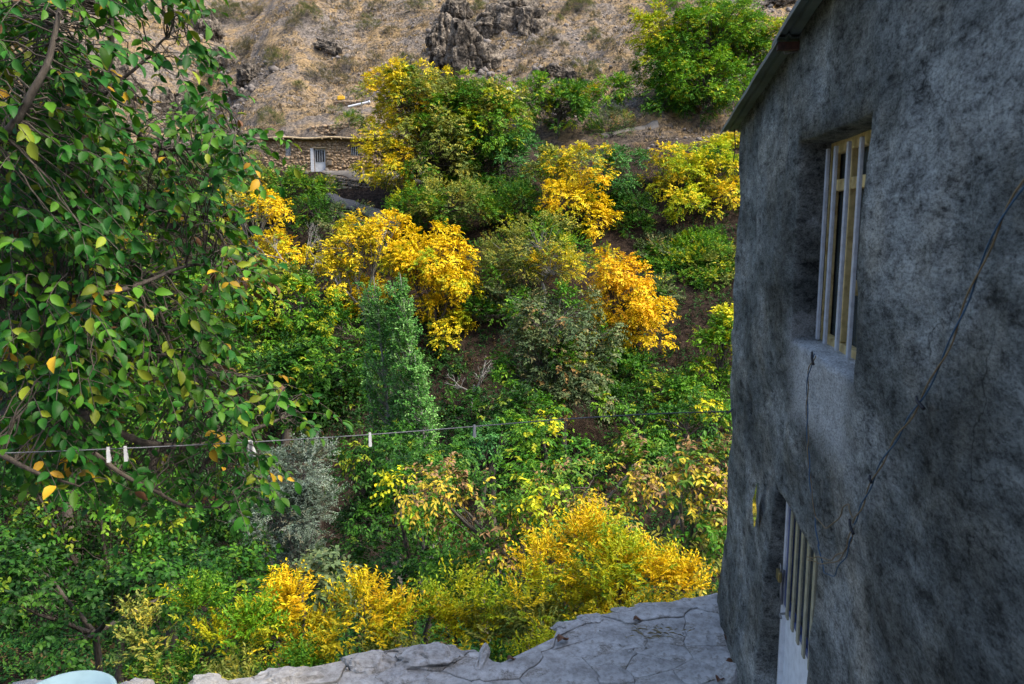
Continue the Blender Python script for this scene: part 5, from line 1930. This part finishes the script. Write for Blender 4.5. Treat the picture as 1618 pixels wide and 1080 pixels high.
    for p0 in att:
        dist = np.linalg.norm(skel - p0, axis=1)
        k = np.argmin(dist)
        s0 = skel[k]
        if dist[k] > .06:
            tb.add(bez(s0, p0, [0, 0, .06 * dist[k]], 6, .012, rng) - base, np.linspace(.0045, .0022, 6), 5)
        out = p0 - s0
        out = unit(out + rng.normal(0, .25, 3) + [.25, -.15, 0])
        # compound leaf: a drooping stalk with paired leaflets
        Ls = rng.uniform(.16, .28)
        npair = rng.integers(2, 4)
        dr = unit(out * [1, 1, .3] + [0, 0, rng.uniform(-.5, .2)])
        stalk = np.array([p0 + dr * Ls * t + np.array([0, 0, -.35]) * Ls * t * t for t in np.linspace(0, 1, 6)])
        tb.add(stalk - base, np.linspace(.0026, .0016, 6), 4)
        kind = rng.random()
        cbase = pick(rng, 'walnut', 1)[0] if kind > .015 else np.array((.62, .36, .03))
        side = unit(np.cross(dr, [0, 0, 1.0]))
        for pr in range(npair + 1):
            t = (.35 + .65 * pr / npair)
            c = np.array([np.interp(t, np.linspace(0, 1, 6), stalk[:, a]) for a in range(3)])
            for sg in ((-1, 1) if pr < npair else (0,)):
                if rng.random() < .08:
                    continue
                d = side * sg * .8 + dr * (.45 if sg else 1.0) + np.array([0, 0, -rng.uniform(.1, 1.1)]) + rng.normal(0, .25, 3)
                nr = np.array([0, 0, .8]) + dr * .5 + rng.normal(0, .5, 3) + [0, -.25, 0]
                cc = cbase if rng.random() < .6 else pick(rng, 'walnut', 1)[0]
                P_.append(c)
                D_.append(d)
                N_.append(nr)
                ln = rng.uniform(.045, .088) * (1.12 if sg == 0 else 1)
                L_.append(ln)
                W_.append(ln * rng.uniform(.48, .6))
                C_.append(cc * rng.uniform(.42, 1.0))
    tk = obj('trunk', tb.mesh('trunk'), M['bark'], root)
    P_, D_, N_, L_, W_, C_ = map(np.array, (P_, D_, N_, L_, W_, C_))
    # largest in view become parts of their own
    rel = P_ - [0, 0, EZ]
    fy = rel[:, 1] * _c - rel[:, 2] * _s
    ux = rel[:, 0] / fy * 1260 + 809
    uy = 540 - (rel[:, 1] * _s + rel[:, 2] * _c) / fy * 1260
    score = L_ / fy * ((ux > 5) & (ux < 1600) & (uy > 5) & (uy < 1070))
    big = np.argsort(-score)[:300]
    rest = np.setdiff1d(np.arange(len(P_)), big)
    V, F, C = leaves(TW_V, TW_F, P_[rest] - base, D_[rest], N_[rest], L_[rest], W_[rest], np.clip(C_[rest], 0, .9))
    obj('crown', mesh_np('crown', V, F, C, smooth=True), M['leaf'], root)['kind'] = 'stuff'
    var = []
    for c, _ in [(b, a) for a, b in PAL['walnut']]:
        for sh in range(2):
            TV = TW_V.copy()
            TV[:, 2] += .1 * (sh * 2 - 1) * np.sin(TV[:, 0] * 4) * .6
            for br in (.55, .88):
                me = mesh_np('leaf', TV, TW_F, np.tile(np.clip(np.array(c) * br, 0, .9), (len(TV), 1)), smooth=True)
                me.materials.append(M['leaf'])
                var.append((np.array(c) * br, me))
    for q in big:
        dist = [np.abs(v[0] - C_[q]).sum() for v in var]
        me = var[int(np.argsort(dist)[rng.integers(0, 2)])][1]
        d = unit(D_[q])
        sd = unit(np.cross(N_[q], d))
        nn = np.cross(d, sd)
        Mx = Matrix.Identity(4)
        for a in range(3):
            Mx[a][0], Mx[a][1], Mx[a][2], Mx[a][3] = d[a] * L_[q], sd[a] * W_[q], nn[a] * L_[q], P_[q][a] - base[a]
        o = bpy.data.objects.new('leaf', me)
        COL.objects.link(o)
        o.parent = root
        o.matrix_basis = Mx


foreground_walnut()


# ------------------------------------------------------------------ clothes line and pegs
def clothes_line():
    px = [(-420, 722, 3.2), (-150, 719, 3.4), (0, 716, 3.55), (178, 709, 3.8), (405, 698, 4.6), (593, 686, 5.4), (757, 673, 6.0), (900, 661, 6.3), (1020, 654, 6.55), (1100, 651, 6.75), (1152, 650, 6.9)]
    P = np.array([at(*q) for q in px])
    s = np.linspace(0, 1, len(P))
    t = np.linspace(0, 1, 80)
    Q = np.stack([np.interp(t, s, P[:, a]) for a in range(3)], -1)
    ker = np.ones(7) / 7
    for a in range(3):
        Q[3:-3, a] = np.convolve(Q[:, a], ker, 'valid')
    root = empty('clothes_line', Q[-1])
    tag(root, 'grey clothes line strung from the walnut to the house corner', 'rope')
    MB().tube(Q - Q[-1], .0018, .006, 6).build('cord', M['rope'], root, True)
    MB().tube([(-.02, 0, -.012), (.01, .0, .0), (.03, .02, .02), (.12, .05, .03)], .009, n=6).build('knot', M['rope'], root, True)
    first = None
    spots = [(178, 'peg', 0, 'white clothes peg on the line among walnut leaves, one of a close pair'), (197, 'peg', .1, 'white clothes peg on the line among walnut leaves, one of a close pair'),
             (593, 'peg', .0, 'white clothes peg clipped to the open middle of the line'), (757, 'peg_grey', .05, 'grey clothes peg clipped near the drying walnut')]
    for (xx, mt, tilt, lab) in spots:
        # point on the line at that pixel column
        pr = [(809 + 1260 * q[0] / (q[1] * _c - (q[2] - EZ) * _s)) for q in Q]
        k = int(np.argmin(np.abs(np.array(pr) - xx)))
        r = empty('clothes_peg', Q[k], .2)
        tag(r, lab, 'clothes peg', 'pegs on the clothes line')
        for sg in (-1, 1):
            m = MB().add([(-.006, sg * .0015, .012), (.006, sg * .0015, .012), (.007, sg * .004, -.02), (-.007, sg * .004, -.02), (.008, sg * .013, -.082), (-.008, sg * .013, -.082),
                          (-.006, sg * .007, .012), (.006, sg * .007, .012), (.007, sg * .010, -.02), (-.007, sg * .010, -.02), (.008, sg * .018, -.082), (-.008, sg * .018, -.082)],
                         [(0, 1, 2, 3), (3, 2, 4, 5), (6, 9, 8, 7), (9, 11, 10, 8), (0, 6, 7, 1), (5, 4, 10, 11), (0, 3, 9, 6), (3, 5, 11, 9), (1, 7, 8, 2), (2, 8, 10, 4)])
            j = m.build('jaw', M[mt], r)
            j.scale = (1.3, 1.0, 1.0)
        MB().tube([(-.011, 0, -.022), (.011, 0, -.022)], .008, n=8).build('spring', M['steel'], r)
        r.rotation_euler = (tilt, 0, .25)
        r.scale = (.8, .8, .8) if xx < 300 else (1, 1, 1)
    # a scrap of white rag tied on the line
    pr = [(809 + 1260 * q[0] / (q[1] * _c - (q[2] - EZ) * _s)) for q in Q]
    k = int(np.argmin(np.abs(np.array(pr) - 405)))
    V, F = [], []
    for i in range(10):
        for j in range(5):
            u, v = i / 9, j / 4 - .5
            V.append((v * .05 * (1 - .3 * u) + .02 * u, .012 * math.sin(v * 9 + u * 4), .012 - u * .10))
    F = [(i * 5 + j, i * 5 + j + 1, (i + 1) * 5 + j + 1, (i + 1) * 5 + j) for i in range(9) for j in range(4)]
    o = MB().add(V, F).build('rag', M['peg'], None, True)
    sd = o.modifiers.new('t', 'SOLIDIFY')
    sd.thickness = .003
    o.location = Q[k]
    tag(o, 'scrap of white rag knotted on the clothes line by the walnut tip', 'rag')


clothes_line()
print('tris', sum(len(me.loop_triangles) if me.loop_triangles else sum(len(p.vertices) - 2 for p in me.polygons[:1]) * len(me.polygons) for me in bpy.data.meshes))
